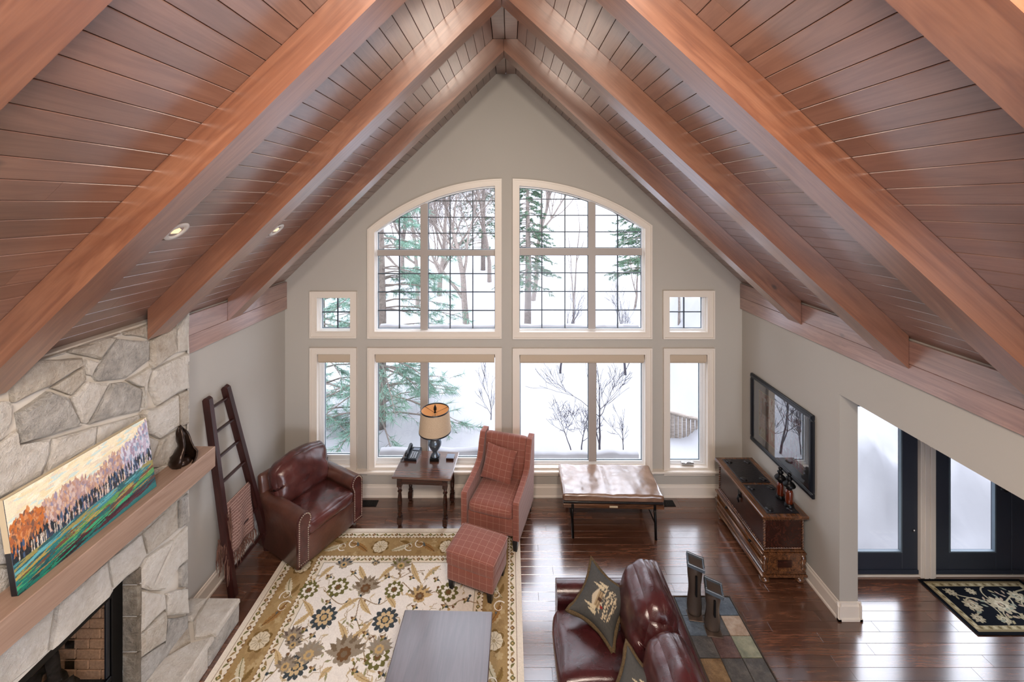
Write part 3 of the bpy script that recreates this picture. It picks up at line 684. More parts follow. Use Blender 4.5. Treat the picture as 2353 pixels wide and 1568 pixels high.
# ================================================================== FIREPLACE
CX = -2.94                                               # face plane of the chimney breast
fp = thing('stone_fireplace', 'pale limestone chimney breast and fireplace rising to the ceiling', 'fireplace', (CX, -3.2, 0))
def W2L(mb, root): 
    mb.v = [tuple(Vector(p) - root.location) for p in mb.v]; return mb
CY0, CY1 = -1.96, -5.2                                   # far and near ends
OY0, OY1, OZ0, OZ1 = -2.45, -3.62, 0.23, 1.19           # fire opening
RXD = -3.06
mb = MB()
mb.box(XL + 0.002, CX - 0.012, OY0, CY0, 0.22, 3.10); mb.box(XL + 0.002, CX - 0.012, CY1, OY1, 0.22, 3.10); mb.box(XL + 0.002, CX - 0.012, OY1, OY0, OZ1, 3.10)
W2L(mb, fp).build('mortar_core', 'mortar', fp)
def z1(*a): return [(x * 0.5666, 680 + y * 0.5666) for x, y in a]
STONES = [  # traced outlines of the stones, in photo pixels; letter = stone tone
 ('w', z1((120, 245), (165, 225), (240, 150), (312, 120), (308, 150), (268, 195), (262, 232), (150, 228))), ('p', z1((318, 135), (440, 85), (488, 60), (486, 150), (430, 148), (330, 162))), ('w', z1((495, 62), (615, 20), (600, 175), (500, 160))),
 ('w', z1((35, 362), (100, 262), (150, 236), (325, 250), (330, 280), (200, 365), (42, 436))), ('w', z1((272, 232), (278, 198), (330, 168), (430, 153), (466, 168), (402, 260), (345, 248))),
 ('g', z1((474, 172), (600, 182), (600, 258), (505, 335), (388, 348), (372, 330), (404, 265))), ('p', z1((346, 256), (396, 266), (366, 328), (346, 322))), ('w', z1((198, 375), (335, 288), (345, 338), (280, 406))),
 ('p', z1((-40, 440), (0, 425), (30, 425), (46, 442), (40, 520), (0, 585), (-60, 620))), ('g', z1((60, 475), (190, 385), (270, 412), (316, 528), (70, 602))), ('p', z1((282, 412), (350, 345), (440, 352), (378, 470), (345, 522), (320, 518))),
 ('g', z1((447, 354), (495, 348), (568, 377), (560, 468), (350, 523), (384, 470))), ('p', z1((508, 342), (600, 288), (588, 350), (576, 456), (572, 375), (540, 362))), ('w', z1((606, 180), (706, 118), (711, 228), (612, 296), (603, 258))),
 ('p', z1((714, 140), (757, 60), (757, 224), (716, 232))), ('w', z1((606, 172), (622, 20), (757, 10), (757, 55), (712, 112))), ('p', z1((612, 302), (754, 232), (754, 376), (714, 392), (630, 446), (592, 352))), ('p', z1((580, 462), (630, 452), (713, 402), (714, 528), (640, 582), (585, 560), (566, 480))),
 ('w', z1((718, 398), (757, 382), (757, 520), (720, 534))), ('p', z1((-50, 630), (55, 548), (66, 604), (202, 578), (195, 640), (160, 738), (0, 818), (-80, 860))), ('p', z1((206, 580), (384, 528), (374, 608), (166, 732))), ('p', z1((388, 530), (562, 482), (582, 560), (500, 640), (378, 612))),
 ('w', z1((640, 586), (720, 540), (757, 560), (757, 640), (700, 690), (600, 700))), ('p', z1((505, 645), (584, 566), (634, 588), (594, 702), (520, 800))), ('g', z1((172, 736), (374, 616), (498, 646), (512, 806), (300, 900), (190, 860))), ('p', z1((-80, 870), (0, 824), (164, 744), (184, 862), (292, 904), (200, 1010), (20, 1090), (-60, 1100))),
 ('w', z1((300, 906), (512, 812), (520, 900), (420, 1010), (215, 1015))), ('p', z1((528, 806), (600, 708), (757, 648), (757, 720), (640, 860), (530, 890))),
 ('p', z1((-140, 1500), (10, 1425), (218, 1248), (190, 1448), (-100, 1690))), ('p', z1((225, 1243), (428, 1078), (448, 1195), (430, 1222), (196, 1442))), ('p', z1((436, 1072), (572, 968), (590, 1048), (556, 1106), (455, 1188))),
 ('w', z1((578, 962), (716, 826), (718, 946), (680, 982), (594, 1050))), ('g', z1((722, 822), (757, 800), (757, 925), (722, 946))), ('p', z1((562, 1112), (592, 1060), (696, 988), (640, 1112), (600, 1198), (562, 1188))), ('p', z1((702, 986), (757, 932), (757, 1068), (722, 1098), (660, 1196), (606, 1198), (644, 1112))),
 ('p', z1((563, 1198), (664, 1212), (664, 1270), (562, 1368))), ('g', z1((726, 1102), (757, 1076), (757, 1182), (728, 1184))), ('p', z1((672, 1206), (722, 1190), (757, 1188), (757, 1290), (668, 1300))), ('w', z1((562, 1376), (664, 1278), (672, 1306), (664, 1400), (562, 1470))), ('g', z1((562, 1478), (668, 1402), (674, 1308), (757, 1296), (757, 1400), (600, 1560), (562, 1580))),
 ('w', z1((210, 1025), (420, 1016), (524, 902), (640, 866), (757, 730), (757, 794), (575, 960), (430, 1068), (226, 1236))), ('p', z1((-80, 1110), (20, 1098), (204, 1020), (218, 1240), (10, 1418), (-140, 1490))),
]
TONE = {'p': 'limestone_pale', 'w': 'limestone_warm', 'g': 'limestone_grey', 'd': 'limestone_dark'}
def stone_piece(poly3, nrm, thick, mat, root, inset=0.012, gap=0.004, cut=None):
    c = sum(poly3, Vector()) / len(poly3); n = len(poly3); Lo = []; Hi = []; Up = []
    pts = []
    for i in range(n):                                   # add an irregular mid-point on long edges
        a, b = poly3[i], poly3[(i + 1) % n]; pts.append(a)
        if (b - a).length > 0.16:
            e = (b - a).cross(nrm).normalized(); pts.append((a + b) / 2 + e * rnd.uniform(-0.006, 0.006))
    n = len(pts)
    for p in pts:
        d = (c - p); L = d.length; d = d / max(L, 1e-6)
        Lo.append(p + d * gap - nrm * 0.01); Hi.append(p + d * (gap + 0.002) + nrm * thick * rnd.uniform(0.5, 0.75)); Up.append(p + d * min(L * 0.35, gap + inset * rnd.uniform(0.9, 2.4)) + nrm * thick * rnd.uniform(0.85, 1.15))
    cc = [p + (c - p) * 0.5 + nrm * thick * rnd.uniform(0.85, 1.2) for p in Up]; v = Lo + Hi + Up
    mb = MB(); fs = [(i, (i + 1) % n, n + (i + 1) % n, n + i) for i in range(n)] + [(n + i, n + (i + 1) % n, 2 * n + (i + 1) % n, 2 * n + i) for i in range(n)]
    v.append(c + nrm * thick * 1.05); fs += [(2 * n + i, 2 * n + (i + 1) % n, 3 * n) for i in range(n)]
    mb.add([p - root.location for p in v], fs)
    return recalc(mb.build('stone', mat, root))
for tone, P in STONES:
    poly = []
    for x, y in P:
        p = PLX(x, y, CX); p.z = min(p.z, 3.09); p.y = min(p.y, CY0 - 0.001)
        poly.append(p)
    stone_piece(poly, Vector((1, 0, 0)), rnd.uniform(0.018, 0.042), TONE[tone], fp)
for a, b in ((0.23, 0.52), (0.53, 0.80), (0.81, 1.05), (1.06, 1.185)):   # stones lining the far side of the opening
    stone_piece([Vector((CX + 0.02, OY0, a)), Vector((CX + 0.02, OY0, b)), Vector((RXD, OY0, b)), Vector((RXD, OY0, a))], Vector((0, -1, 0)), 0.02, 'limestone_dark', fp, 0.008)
for a, b in ((1.2, 1.7), (1.72, 2.2), (2.22, 2.6), (2.62, 3.08)):          # end face towards the window
    stone_piece([Vector((CX + 0.015, CY0, a)), Vector((CX + 0.015, CY0, b)), Vector((XL + 0.004, CY0, b)), Vector((XL + 0.004, CY0, a))], Vector((0, 1, 0)), 0.02, 'limestone_pale', fp, 0.01)
# hearth slab of flagstones
hz = 0.19; mb = MB().box(XL + 0.002, -2.655, CY1, -1.71, 0.0, hz); W2L(mb, fp).build('hearth_core', 'mortar', fp)
HX = -2.63
flags = [[(XL, -1.69), (-2.95, -1.69), (-2.93, -1.9), (XL, -1.95)], [(-2.94, -1.69), (HX, -1.69), (HX, -2.02), (-2.80, -2.06), (-2.92, -1.92)], [(-2.95, -1.93), (-2.81, -2.08), (-2.95, -2.22)], [(-2.95, -2.24), (-2.80, -2.09), (HX, -2.04), (HX, -2.46), (-2.95, -2.40)],
         [(-2.95, -2.42), (HX, -2.48), (HX, -2.90), (-2.78, -2.95), (-2.95, -2.80)], [(-2.95, -2.82), (-2.79, -2.97), (HX, -2.92), (HX, -3.5), (-2.95, -3.5)], [(-2.95, -3.52), (HX, -3.52), (HX, -4.3), (-2.95, -4.3)], [(-2.95, -4.32), (HX, -4.32), (HX, -5.2), (-2.95, -5.2)]]
for i, P in enumerate(flags): stone_piece([Vector((x, y, hz)) for x, y in P], Vector((0, 0, 1)), 0.035, ('limestone_pale', 'limestone_pale', 'limestone_warm')[i % 3], fp, 0.012)
ys = [-1.69, -2.1, -2.62, -3.1, -3.7, -4.4, -5.2]
for i, (a, b) in enumerate(zip(ys[:-1], ys[1:])):
    stone_piece([Vector((-2.655, a, 0.0)), Vector((-2.655, b, 0.0)), Vector((-2.655, b, hz)), Vector((-2.655, a, hz))], Vector((1, 0, 0)), 0.02, ('limestone_grey', 'limestone_pale')[i % 2], fp, 0.01)
stone_piece([Vector((-2.655, -1.71, 0)), Vector((XL + .03, -1.71, 0)), Vector((XL + .03, -1.71, hz)), Vector((-2.655, -1.71, hz))], Vector((0, 1, 0)), 0.02, 'limestone_grey', fp, 0.01)
# metal fire insert: frame, louvres, glass, brick liner, logs
ins = thing('fire_insert', 'black metal gas fire insert with glass front and logs', 'fireplace insert', (RXD, -3.03, 0.232))
def ibuild(mb, name, mat, par=None):
    return W2L(mb, ins).build(name, mat, par or ins)
fx = RXD; ya, yb, za, zb = OY1 + 0.01, OY0 - 0.028, 0.235, 1.18
def fr(y0, y1, z0, z1_, x0, x1): return MB().cbox(x0, x1, y0, y1, z0, z1_, 0.006)
ibuild(fr(ya, ya + 0.09, za, zb, fx, fx + 0.03), 'frame_side', 'black_metal'); ibuild(fr(yb - 0.09, yb, za, zb, fx, fx + 0.03), 'frame_side', 'black_metal')
ibuild(fr(ya + 0.09, yb - 0.09, zb - 0.12, zb, fx, fx + 0.03), 'frame_top', 'black_metal'); ibuild(fr(ya + 0.09, yb - 0.09, 0.43, 0.47, fx, fx + 0.03), 'frame_bottom', 'black_metal')
for k in range(4): ibuild(fr(ya + 0.09, yb - 0.09, 0.245 + k * 0.045, 0.275 + k * 0.045, fx + 0.0, fx + 0.022), 'louvre', 'black_paint')
ibuild(fr(ya + 0.09, ya + 0.12, 0.47, zb - 0.12, fx - 0.005, fx + 0.018), 'glass_frame', 'black_paint'); ibuild(fr(yb - 0.12, yb - 0.09, 0.47, zb - 0.12, fx - 0.005, fx + 0.018), 'glass_frame', 'black_paint')
ibuild(MB().add([(fx + 0.004, ya + 0.12, 0.47), (fx + 0.004, yb - 0.12, 0.47), (fx + 0.004, yb - 0.12, zb - 0.12), (fx + 0.004, ya + 0.12, zb - 0.12)], [(0, 1, 2, 3)]), 'pane', 'smoked_glass')
bx0 = fx - 0.46
box = MB(); box.box(bx0 - 0.02, fx - 0.006, ya + 0.06, yb - 0.075, 0.40, 0.43); box.box(bx0 - 0.02, fx - 0.006, ya + 0.06, yb - 0.06, zb - 0.11, zb - 0.08); box.box(bx0 - 0.03, bx0, ya + 0.06, yb - 0.06, 0.43, zb - 0.1); box.box(bx0, fx - 0.006, ya + 0.04, ya + 0.06, 0.43, zb - 0.1); box.box(bx0, fx - 0.006, yb - 0.075, yb - 0.05, 0.43, zb - 0.1)
ibuild(box, 'firebox', 'charred')
for r in range(8):
    z = 0.44 + r * 0.078; k = -0.1 * (r % 2)
    y = ya + 0.07
    while y < yb - 0.09:
        e = min(y + 0.2, yb - 0.085); s0 = max(ya + 0.07, y + k)
        if e - s0 > 0.03: ibuild(MB().cbox(bx0, bx0 + 0.02, s0, e + k - 0.008 if e + k < yb - 0.09 else yb - 0.09, z, z + 0.07, 0.004), 'brick', 'fire_brick')
        y += 0.2
    x = bx0 + 0.03
    while x < fx - 0.03:
        e = min(x + 0.19, fx - 0.015); ibuild(MB().cbox(x, e - 0.008, yb - 0.095, yb - 0.076, z, z + 0.07, 0.004), 'brick', 'fire_brick'); x += 0.19 if x > bx0 + 0.1 or r % 2 == 0 else 0.1
def log(a, b, r):
    a, b = Vector(a), Vector(b); P = [a.lerp(b, i / 6) + Vector((0, 0, 0.012 * noise.noise(Vector((i * 3.1, a.y * 9, 0))))) for i in range(7)]
    return MB().tube(P, [r * (0.9 + 0.25 * noise.noise(Vector((i * 1.7, r * 50, 1)))) for i in range(7)], 9)
for a, b, r in (((fx - .18, -3.3, .50), (fx - .16, -2.66, .51), .06), ((fx - .32, -3.2, .52), (fx - .30, -2.62, .52), .065), ((fx - .12, -3.0, .58), (fx - .36, -2.75, .64), .048), ((fx - .36, -2.95, .58), (fx - .1, -2.72, .60), .045), ((fx - .15, -2.78, .55), (fx - .33, -2.66, .74), .04)):
    ibuild(log(a, b, r), 'log', 'charred')

# ---- mantel ----
MX0, MX1, MZ0, MZ1 = CX + 0.045, -2.69, 1.665, 1.85
mt = buildW(MB().cbox(MX0, MX1, -5.2, -1.945, MZ0, MZ1, 0.005), 'mantel_shelf', 'mantel_wood', basis((MX0, -1.945, MZ0), (0, -1, 0), (0, 0, 1), Vector((0, -1, 0)).cross(Vector((0, 0, 1)))))
tag(mt, 'thick solid light-brown timber mantel shelf across the stone chimney', 'mantel')

# ---- painting leaning on the mantel ----
PW, PH = 0.90, 0.545
cv = Canvas(PW, PH, 300, 182, (236, 224, 196))
g = np.random.default_rng(3)
def tline(x): return 0.33 + 0.10 * x / PW + 0.03 * math.sin(x * 9) + 0.02 * math.sin(x * 23)      # tree-top line, x from the near end
for x in np.linspace(0, PW, 301)[:-1]:
    u = x / PW; c = (188, 118, 66) if u < .18 else ((176, 132, 112) if u < .34 else ((172, 146, 148) if u < .78 else (186, 184, 200)))
    cv.rect(x, x + PW / 300, .14 + .05 * u, tline(x) + .012 * math.sin(x * 61) + .01 * math.sin(x * 137), c)
    cv.rect(x, x + PW / 300, .0, .165 + .05 * u, (44, 112, 112)); cv.rect(x, x + PW / 300, .145 + .05 * u, .215 + .06 * u + .012 * math.sin(x * 90), (52, 62, 78) if u > .15 else (40, 42, 44))
for _ in range(420):
    x = g.random() * PW; y = tline(x) + .02 + g.random() * 0.18; c = [(240, 228, 196), (232, 218, 178), (244, 236, 214), (206, 222, 214), (226, 214, 190)][int(g.random() ** 1.5 * 5)]
    cv.leaf(x, y, x + 0.03 + 0.08 * g.random(), y + 0.02 * (g.random() - .3), 0.012 + 0.012 * g.random(), c)
for _ in range(1500):
    x = g.random() * PW; y = 0.20 + g.random() * (tline(x) - 0.18); u = x / PW
    pal = [(196, 112, 48), (168, 98, 58), (206, 140, 90), (120, 86, 70)] if u < 0.2 else ([(186, 156, 150), (164, 132, 128), (206, 184, 176), (150, 140, 160), (186, 146, 124), (206, 170, 140)] if u < 0.75 else [(184, 172, 192), (160, 140, 160), (206, 206, 220), (140, 160, 186)])
    cv.leaf(x, y, x + 0.03 * (g.random() - .5), y + 0.02 + 0.03 * g.random(), 0.008 + 0.012 * g.random(), pal[int(g.random() * len(pal))])
for _ in range(240):
    x = g.random() * PW; y = 0.155 + 0.075 * g.random() + 0.06 * x / PW
    cv.leaf(x, y, x + 0.015 * (g.random() - .5), y + 0.05, 0.006 + 0.008 * g.random(), [(24, 38, 52), (40, 56, 78), (30, 36, 40), (70, 90, 120), (52, 44, 40)][int(g.random() * 5)])
for _ in range(40):
    x = g.random() * PW; y = 0.17 + 0.05 * x / PW; cv.stroke([(x, y), (x + 0.004, y + 0.06)], 0.004, (214, 204, 190))
for _ in range(900):
    x = -0.1 + g.random() * (PW + 0.1); v_ = g.random(); y = v_ * 0.17 + 0.05 * x / PW - 0.01; L = 0.05 + 0.14 * g.random()
    if v_ > 0.72: pal = [(60, 130, 140), (96, 168, 176), (150, 140, 80), (44, 90, 96)]
    elif v_ > 0.45: pal = [(40, 120, 118), (90, 150, 80), (170, 150, 80), (110, 70, 50), (30, 90, 96)]
    elif v_ > 0.2: pal = [(28, 110, 100), (60, 160, 110), (20, 80, 84), (96, 60, 50), (150, 120, 70)]
    else: pal = [(30, 140, 104), (20, 60, 60), (72, 30, 36), (40, 28, 32), (22, 110, 96)] if x < 0.45 else [(72, 30, 40), (60, 24, 34), (90, 50, 56), (30, 80, 86)]
    cv.leaf(x, y, x + L, y + 0.06 * L + 0.012, 0.006 + 0.014 * g.random(), pal[int(g.random() * len(pal))])
cv.noise(0.10, 1, 4)
lum = cv.c.mean(-1); gy, gx = np.gradient(lum); cv.hgt = np.clip(lum * 0.004 + np.random.default_rng(5).random(lum.shape) * 0.0012, 0, 0.006)
a0 = Vector((-2.765, -3.385, MZ1 + 0.002)); upv = Vector((-0.085, 0, PH)).normalized(); along = Vector((0, 1, 0)); nv = along.cross(upv)
pt = thing('landscape_painting', 'unframed impasto painting of orange and violet trees above teal water', 'painting', a0)
T0 = Matrix.Translation(-a0)
sd = MB().cbox(0, PW, 0, PH, -0.038, -0.0005, 0.002); pc = sd.build('canvas_box', 'black_paint', pt, False, T0 @ basis(a0, along, upv, nv))
cv.grid('painted_face', T0 @ basis(a0, along, upv, nv), 'oil_paint', pt)
ed = MB().box(-0.001, 0.0, PH * 0.45, PH, -0.036, -0.001); ed.box(0, PW, PH, PH + 0.001, -0.036, -0.001); ed.build('painted_edge', 'label_cream', pt, False, T0 @ basis(a0, along, upv, nv))

# ---- dark sculpture on the mantel ----
sc = thing('driftwood_sculpture', 'small dark curled bronze sculpture on the end of the mantel', 'sculpture', (-2.79, -2.20, MZ1))
mb = MB(); prof = []
for j in range(15):
    u = j / 14; z = 0.30 * u; r = 0.075 * (1 - u) ** 0.55 * (0.75 + 0.5 * math.sin(u * 5.0 + 0.6) ** 2) + 0.012; ang0 = u * 2.2; ring_ = []
    for k in range(14):
        a = ang0 + (k / 13) * math.radians(300 - 120 * u); rr = r * (1 + 0.16 * noise.noise(Vector((k * 0.8, j * 0.7, 3)))); ring_.append((0.02 * math.sin(u * 4) + rr * math.cos(a), 0.05 * (u - 0.3) * math.sin(u * 3) + rr * math.sin(a) * 0.9, z + 0.02 * math.sin(k * 1.1) * u))
    prof.append(ring_)
v = [p for r_ in prof for p in r_]; fs = [(j * 14 + k, j * 14 + k + 1, (j + 1) * 14 + k + 1, (j + 1) * 14 + k) for j in range(14) for k in range(13)]
mb.add(v, fs, True); so = mb.build('curled_body', 'bronze', sc); m_ = so.modifiers.new('solid', 'SOLIDIFY'); m_.thickness = 0.012; m_.offset = 0
MB().lathe([(0.0, 0.0), (0.062, 0.0), (0.068, 0.02), (0.05, 0.05), (0.0, 0.06)], n=18).build('base', 'bronze', sc)

# ================================================================== LADDER + BLANKET
L0, L1, R0, R1 = Vector((-2.85, -1.47, 0)), Vector((-3.085, -1.515, 2.09)), Vector((-2.83, -0.885, 0)), Vector((-3.085, -1.25, 2.09))
lad = thing('decorative_ladder', 'dark tapered wooden ladder leaning on the wall beside the fireplace', 'ladder', (-2.85, -1.18, 0))
def rail(a, b):
    d = (b - a).normalized(); y = (Vector((0, 1, 0)) - d * d.y).normalized(); x = y.cross(d)
    n = (b - a).length; mb = MB(); w = 0.026; hgt = 0.036
    P = [(0.0, -hgt), (n - 0.02, -hgt), (n, -hgt * 0.5), (n + 0.008, 0), (n, hgt * 0.5), (n - 0.02, hgt), (0, hgt)]
    mb.prism(P, -w, w, 'y'); T = basis(a, d, y, d.cross(y))
    o = recalc(mb.build('rail', 'ladder_wood', lad, False, Matrix.Translation(-lad.location) @ T)); bv = o.modifiers.new('bevel', 'BEVEL'); bv.width = 0.005; bv.segments = 2
rail(L0 + Vector((0, 0, 0.02)), L1); rail(R0 + Vector((0, 0, 0.02)), R1)
for tt in (0.94, 0.815, 0.69, 0.565, 0.44, 0.28, 0.12):
    a, b = L0.lerp(L1, tt), R0.lerp(R1, tt); d = (b - a).normalized(); n = (b - a).length; upd = (L1 - L0).normalized(); zz = (upd - d * upd.dot(d)).normalized()
    MB().cbox(0.02, n - 0.02, -0.02, 0.02, -0.009, 0.009, 0.003).build('rung', 'ladder_wood', lad, False, Matrix.Translation(-lad.location) @ basis(a, d, zz.cross(d), zz))
bl = thing('throw_blanket', 'rust-brown striped wool throw with long fringe hung over the ladder rung', 'blanket', (-2.95, -1.2, 0.92))
a, b = L0.lerp(L1, 0.44), R0.lerp(R1, 0.44); d = (b - a); mb = MB(); NU, NV = 14, 26; v = []; uvs = []
for i in range(NU + 1):
    u = i / NU; base = a + d * (0.10 + 0.80 * u)
    for j in range(NV + 1):
        s_ = (j / NV - 0.46) * 0.96; t_ = abs(s_); sg = 1 if s_ > 0 else -1
        off = 0.026 * min(1, t_ / 0.03) ** 0.5 * sg; drop = max(0, t_ - 0.02); fold = 0.012 * math.sin(u * 9 + j * 0.2) * min(1, drop * 4)
        lean = (0.11 * drop if sg > 0 else -0.02 * drop)
        v.append(base + Vector((off + lean + fold, -0.02 * drop * (1 - u) - 0.05 * drop, 0.012 + 0.02 * (1 - min(1, t_ / 0.03)) - drop)))
fs = [(i * (NV + 1) + j, i * (NV + 1) + j + 1, (i + 1) * (NV + 1) + j + 1, (i + 1) * (NV + 1) + j) for i in range(NU) for j in range(NV)]
mb.add([p - bl.location for p in v], fs, True); bo = mb.build('cloth', 'blanket_wool', bl)
ul = bo.data.uv_layers.new(name='UVMap')
for p in bo.data.polygons:
    for li in p.loop_indices:
        vi = bo.data.loops[li].vertex_index; ul.data[li].uv = (vi // (NV + 1) / NU * 0.5, (vi % (NV + 1)) / NV * 0.96)
sm = bo.modifiers.new('solid', 'SOLIDIFY'); sm.thickness = 0.012
mb = MB()
def strand(p, L, sway):
    P = [Vector(p)]
    for k in range(4): P.append(P[-1] + Vector((rnd.uniform(-.012, .012) + sway[0], rnd.uniform(-.012, .012) + sway[1], -L / 4)))
    mb.tube([q - bl.location for q in P], [0.006, 0.0055, 0.005, 0.004, 0.002], 4, smooth=False)
for j in list(range(0, NV + 1)):
    p = v[j]
    for _ in range(4): strand(p + Vector((rnd.uniform(-.02, .02), rnd.uniform(-.03, .02), 0)), rnd.uniform(0.16, 0.30), (0.004, -0.004))
for i in range(NU + 1):
    for j in (0, NV):
        for _ in range(2): strand(v[i * (NV + 1) + j], rnd.uniform(0.08, 0.16), (0, 0))
tag(mb.build('fringe', 'fringe_wool', bl), kind='stuff')
# ================================================================== RUG
RW, RL = 2.71, 3.60; RXA, RYA = -2.59, -0.574            # left far corner; rug runs towards the camera
VIS = 1.75                                               # part seen in the photograph is woven finely
rug = thing('area_rug', 'large ivory rug with gold floral border under the coffee table', 'rug', (RXA, RYA, 0))
cv = Canvas(RW, VIS, 560, 362, (228, 219, 203))           # local x to the right, y towards the camera
IV, GOLD, CR, SLATE, OLV, TAN, BRN = (236, 231, 222), (164, 138, 96), (228, 218, 198), (58, 68, 74), (108, 104, 60), (192, 164, 116), (112, 82, 54)
b1, b2, b3, b4 = 0.055, 0.14, 0.40, 0.485
cv.rect(b1, RW - b1, b1, 9, BRN); cv.rect(b1 + .006, RW - b1 - .006, b1 + .006, 9, CR); cv.rect(b2, RW - b2, b2, 9, GOLD)
for _ in range(500):
    x, y = g.random() * RW, g.random() * VIS
    if (b2 < x < RW - b2 and y > b2) and not (b3 < x < RW - b3 and y > b3): cv.flower(x, y, 0.02 + 0.03 * g.random(), 5, [(150, 120, 74), (180, 154, 110), (142, 116, 78), (196, 176, 136)][int(g.random() * 4)], 0.4, g.random(), a=0.55)
cv.rect(b3, RW - b3, b3, 9, CR); cv.rect(b4, RW - b4, b4, 9, OLV); cv.rect(b4 + .007, RW - b4 - .007, b4 + .007, 9, IV)
def along_border(off, step, fn):                          # calls fn(x, y, angle) around the three visible sides
    k = 0; x = off
    while x < RW - off: fn(x, off, 0.0, k); x += step; k += 1
    y = off + step
    while y < VIS: fn(off, y, math.pi / 2, k); fn(RW - off, y, math.pi / 2, k); y += step; k += 1
def guard(x, y, a, k):
    c, s_ = math.cos(a), math.sin(a)
    if k % 3 == 0: cv.flower(x, y, 0.022, 4, OLV if k % 2 else BRN, 0.25); cv.flower(x, y, 0.010, 4, TAN, 0.2)
    else:
        d_ = 1 if k % 2 else -1; cv.leaf(x - 0.02 * c + 0.018 * s_ * d_, y - 0.02 * s_ - 0.018 * c * d_, x + 0.024 * c - 0.016 * s_ * d_, y + 0.024 * s_ + 0.016 * c * d_, 0.02, OLV if k % 3 == 1 else (150, 126, 84), 0, 0.008)
along_border((b1 + b2) / 2, 0.046, guard); along_border((b3 + b4) / 2, 0.046, guard)
for off in (b2 - 0.004, b3 + 0.004): along_border(off, 0.02, lambda x, y, a, k: cv.flower(x, y, 0.0075, 4, IV if k % 2 else BRN, 0.2))
def bigflower(x, y, R=0.085):
    cv.flower(x, y, R * 1.25, 7, (120, 96, 56), 0.25, 0.3); cv.flower(x, y, R, 9, (214, 202, 176), 0.10)
    for k in range(12):
        a = k * math.pi / 6; cv.stroke([(x + R * .3 * math.cos(a), y + R * .3 * math.sin(a)), (x + R * .85 * math.cos(a), y + R * .85 * math.sin(a))], 0.005, (150, 136, 108))
    cv.flower(x, y, R * .22, 6, (168, 150, 116), 0.2)
def scroll(x, y, R, a0, n=1.2, col=IV, sg=1):
    P = [(x + R * (1 - u * .75) * math.cos(a0 + sg * u * n * 2 * math.pi), y + R * (1 - u * .75) * math.sin(a0 + sg * u * n * 2 * math.pi)) for u in np.linspace(0, 1, 22)]; cv.stroke(P, 0.012, col, 1, True)
mb_ = (b2 + b3) / 2
def seg(x, y, a, k):
    c, s_ = math.cos(a), math.sin(a)
    if k % 3 == 0: bigflower(x, y)
    elif k % 3 == 1:
        cv.leaf(x - .12 * c - .06 * s_, y - .12 * s_ + .06 * c, x + .11 * c + .07 * s_, y + .11 * s_ - .07 * c, 0.075, (206, 196, 168), 1, .02, OLV); cv.leaf(x - .05 * c + .08 * s_, y - .05 * s_ - .08 * c, x + .1 * c, y + .1 * s_, 0.05, (128, 104, 60), 1, -.02, BRN); scroll(x + .08 * c, y + .08 * s_, .06, a + 1)
    else:
        cv.leaf(x + .13 * c - .07 * s_, y + .13 * s_ + .07 * c, x - .12 * c + .06 * s_, y - .12 * s_ - .06 * c, 0.07, (150, 112, 66), 1, .02, (90, 70, 44)); scroll(x - .06 * c + .04 * s_, y - .06 * s_ - .04 * c, .065, a + 4, 1.1, IV, -1); cv.leaf(x, y, x + .05 * s_ - .03, y - .07 * c, 0.03, (90, 96, 94), 1)
along_border(mb_, 0.262, seg)
def RP(zx, zy):                                          # photo position -> rug position
    p = FL(420 + zx * 0.4516, 860 + zy * 0.4516, 0.012); return p.x - RXA, RYA - p.y
def rosette(x, y, R, c1, c2, c3, n=12, sy=1.0):
    cv.flower(x, y, R, n, c1, 0.26, 0.1, sy); cv.flower(x, y, R * .68, 8, c2, 0.34, 0.2, sy); cv.flower(x, y, R * .36, 8, c1, 0.2, 0, sy); cv.flower(x, y, R * .24, 6, c3, 0.15, 0, sy)
def palmette(x, y, R, c1, c2, c3, up=1):
    for k in range(-4, 5):
        a = up * math.pi / 2 + k * 0.36; cv.leaf(x, y, x + R * math.cos(a) * 1.05, y + R * math.sin(a) * 1.05, R * .42, c1 if k % 2 else c2, 1)
    cv.flower(x, y, R * .55, 8, c2, .25); cv.flower(x, y, R * .36, 8, c3, .2); cv.flower(x, y, R * .16, 6, c1, .1)
fx0, fx1 = b4 + .02, RW - b4 - .02; fy0 = b4 + .02
SL_, GR = (66, 74, 78), (150, 138, 120)
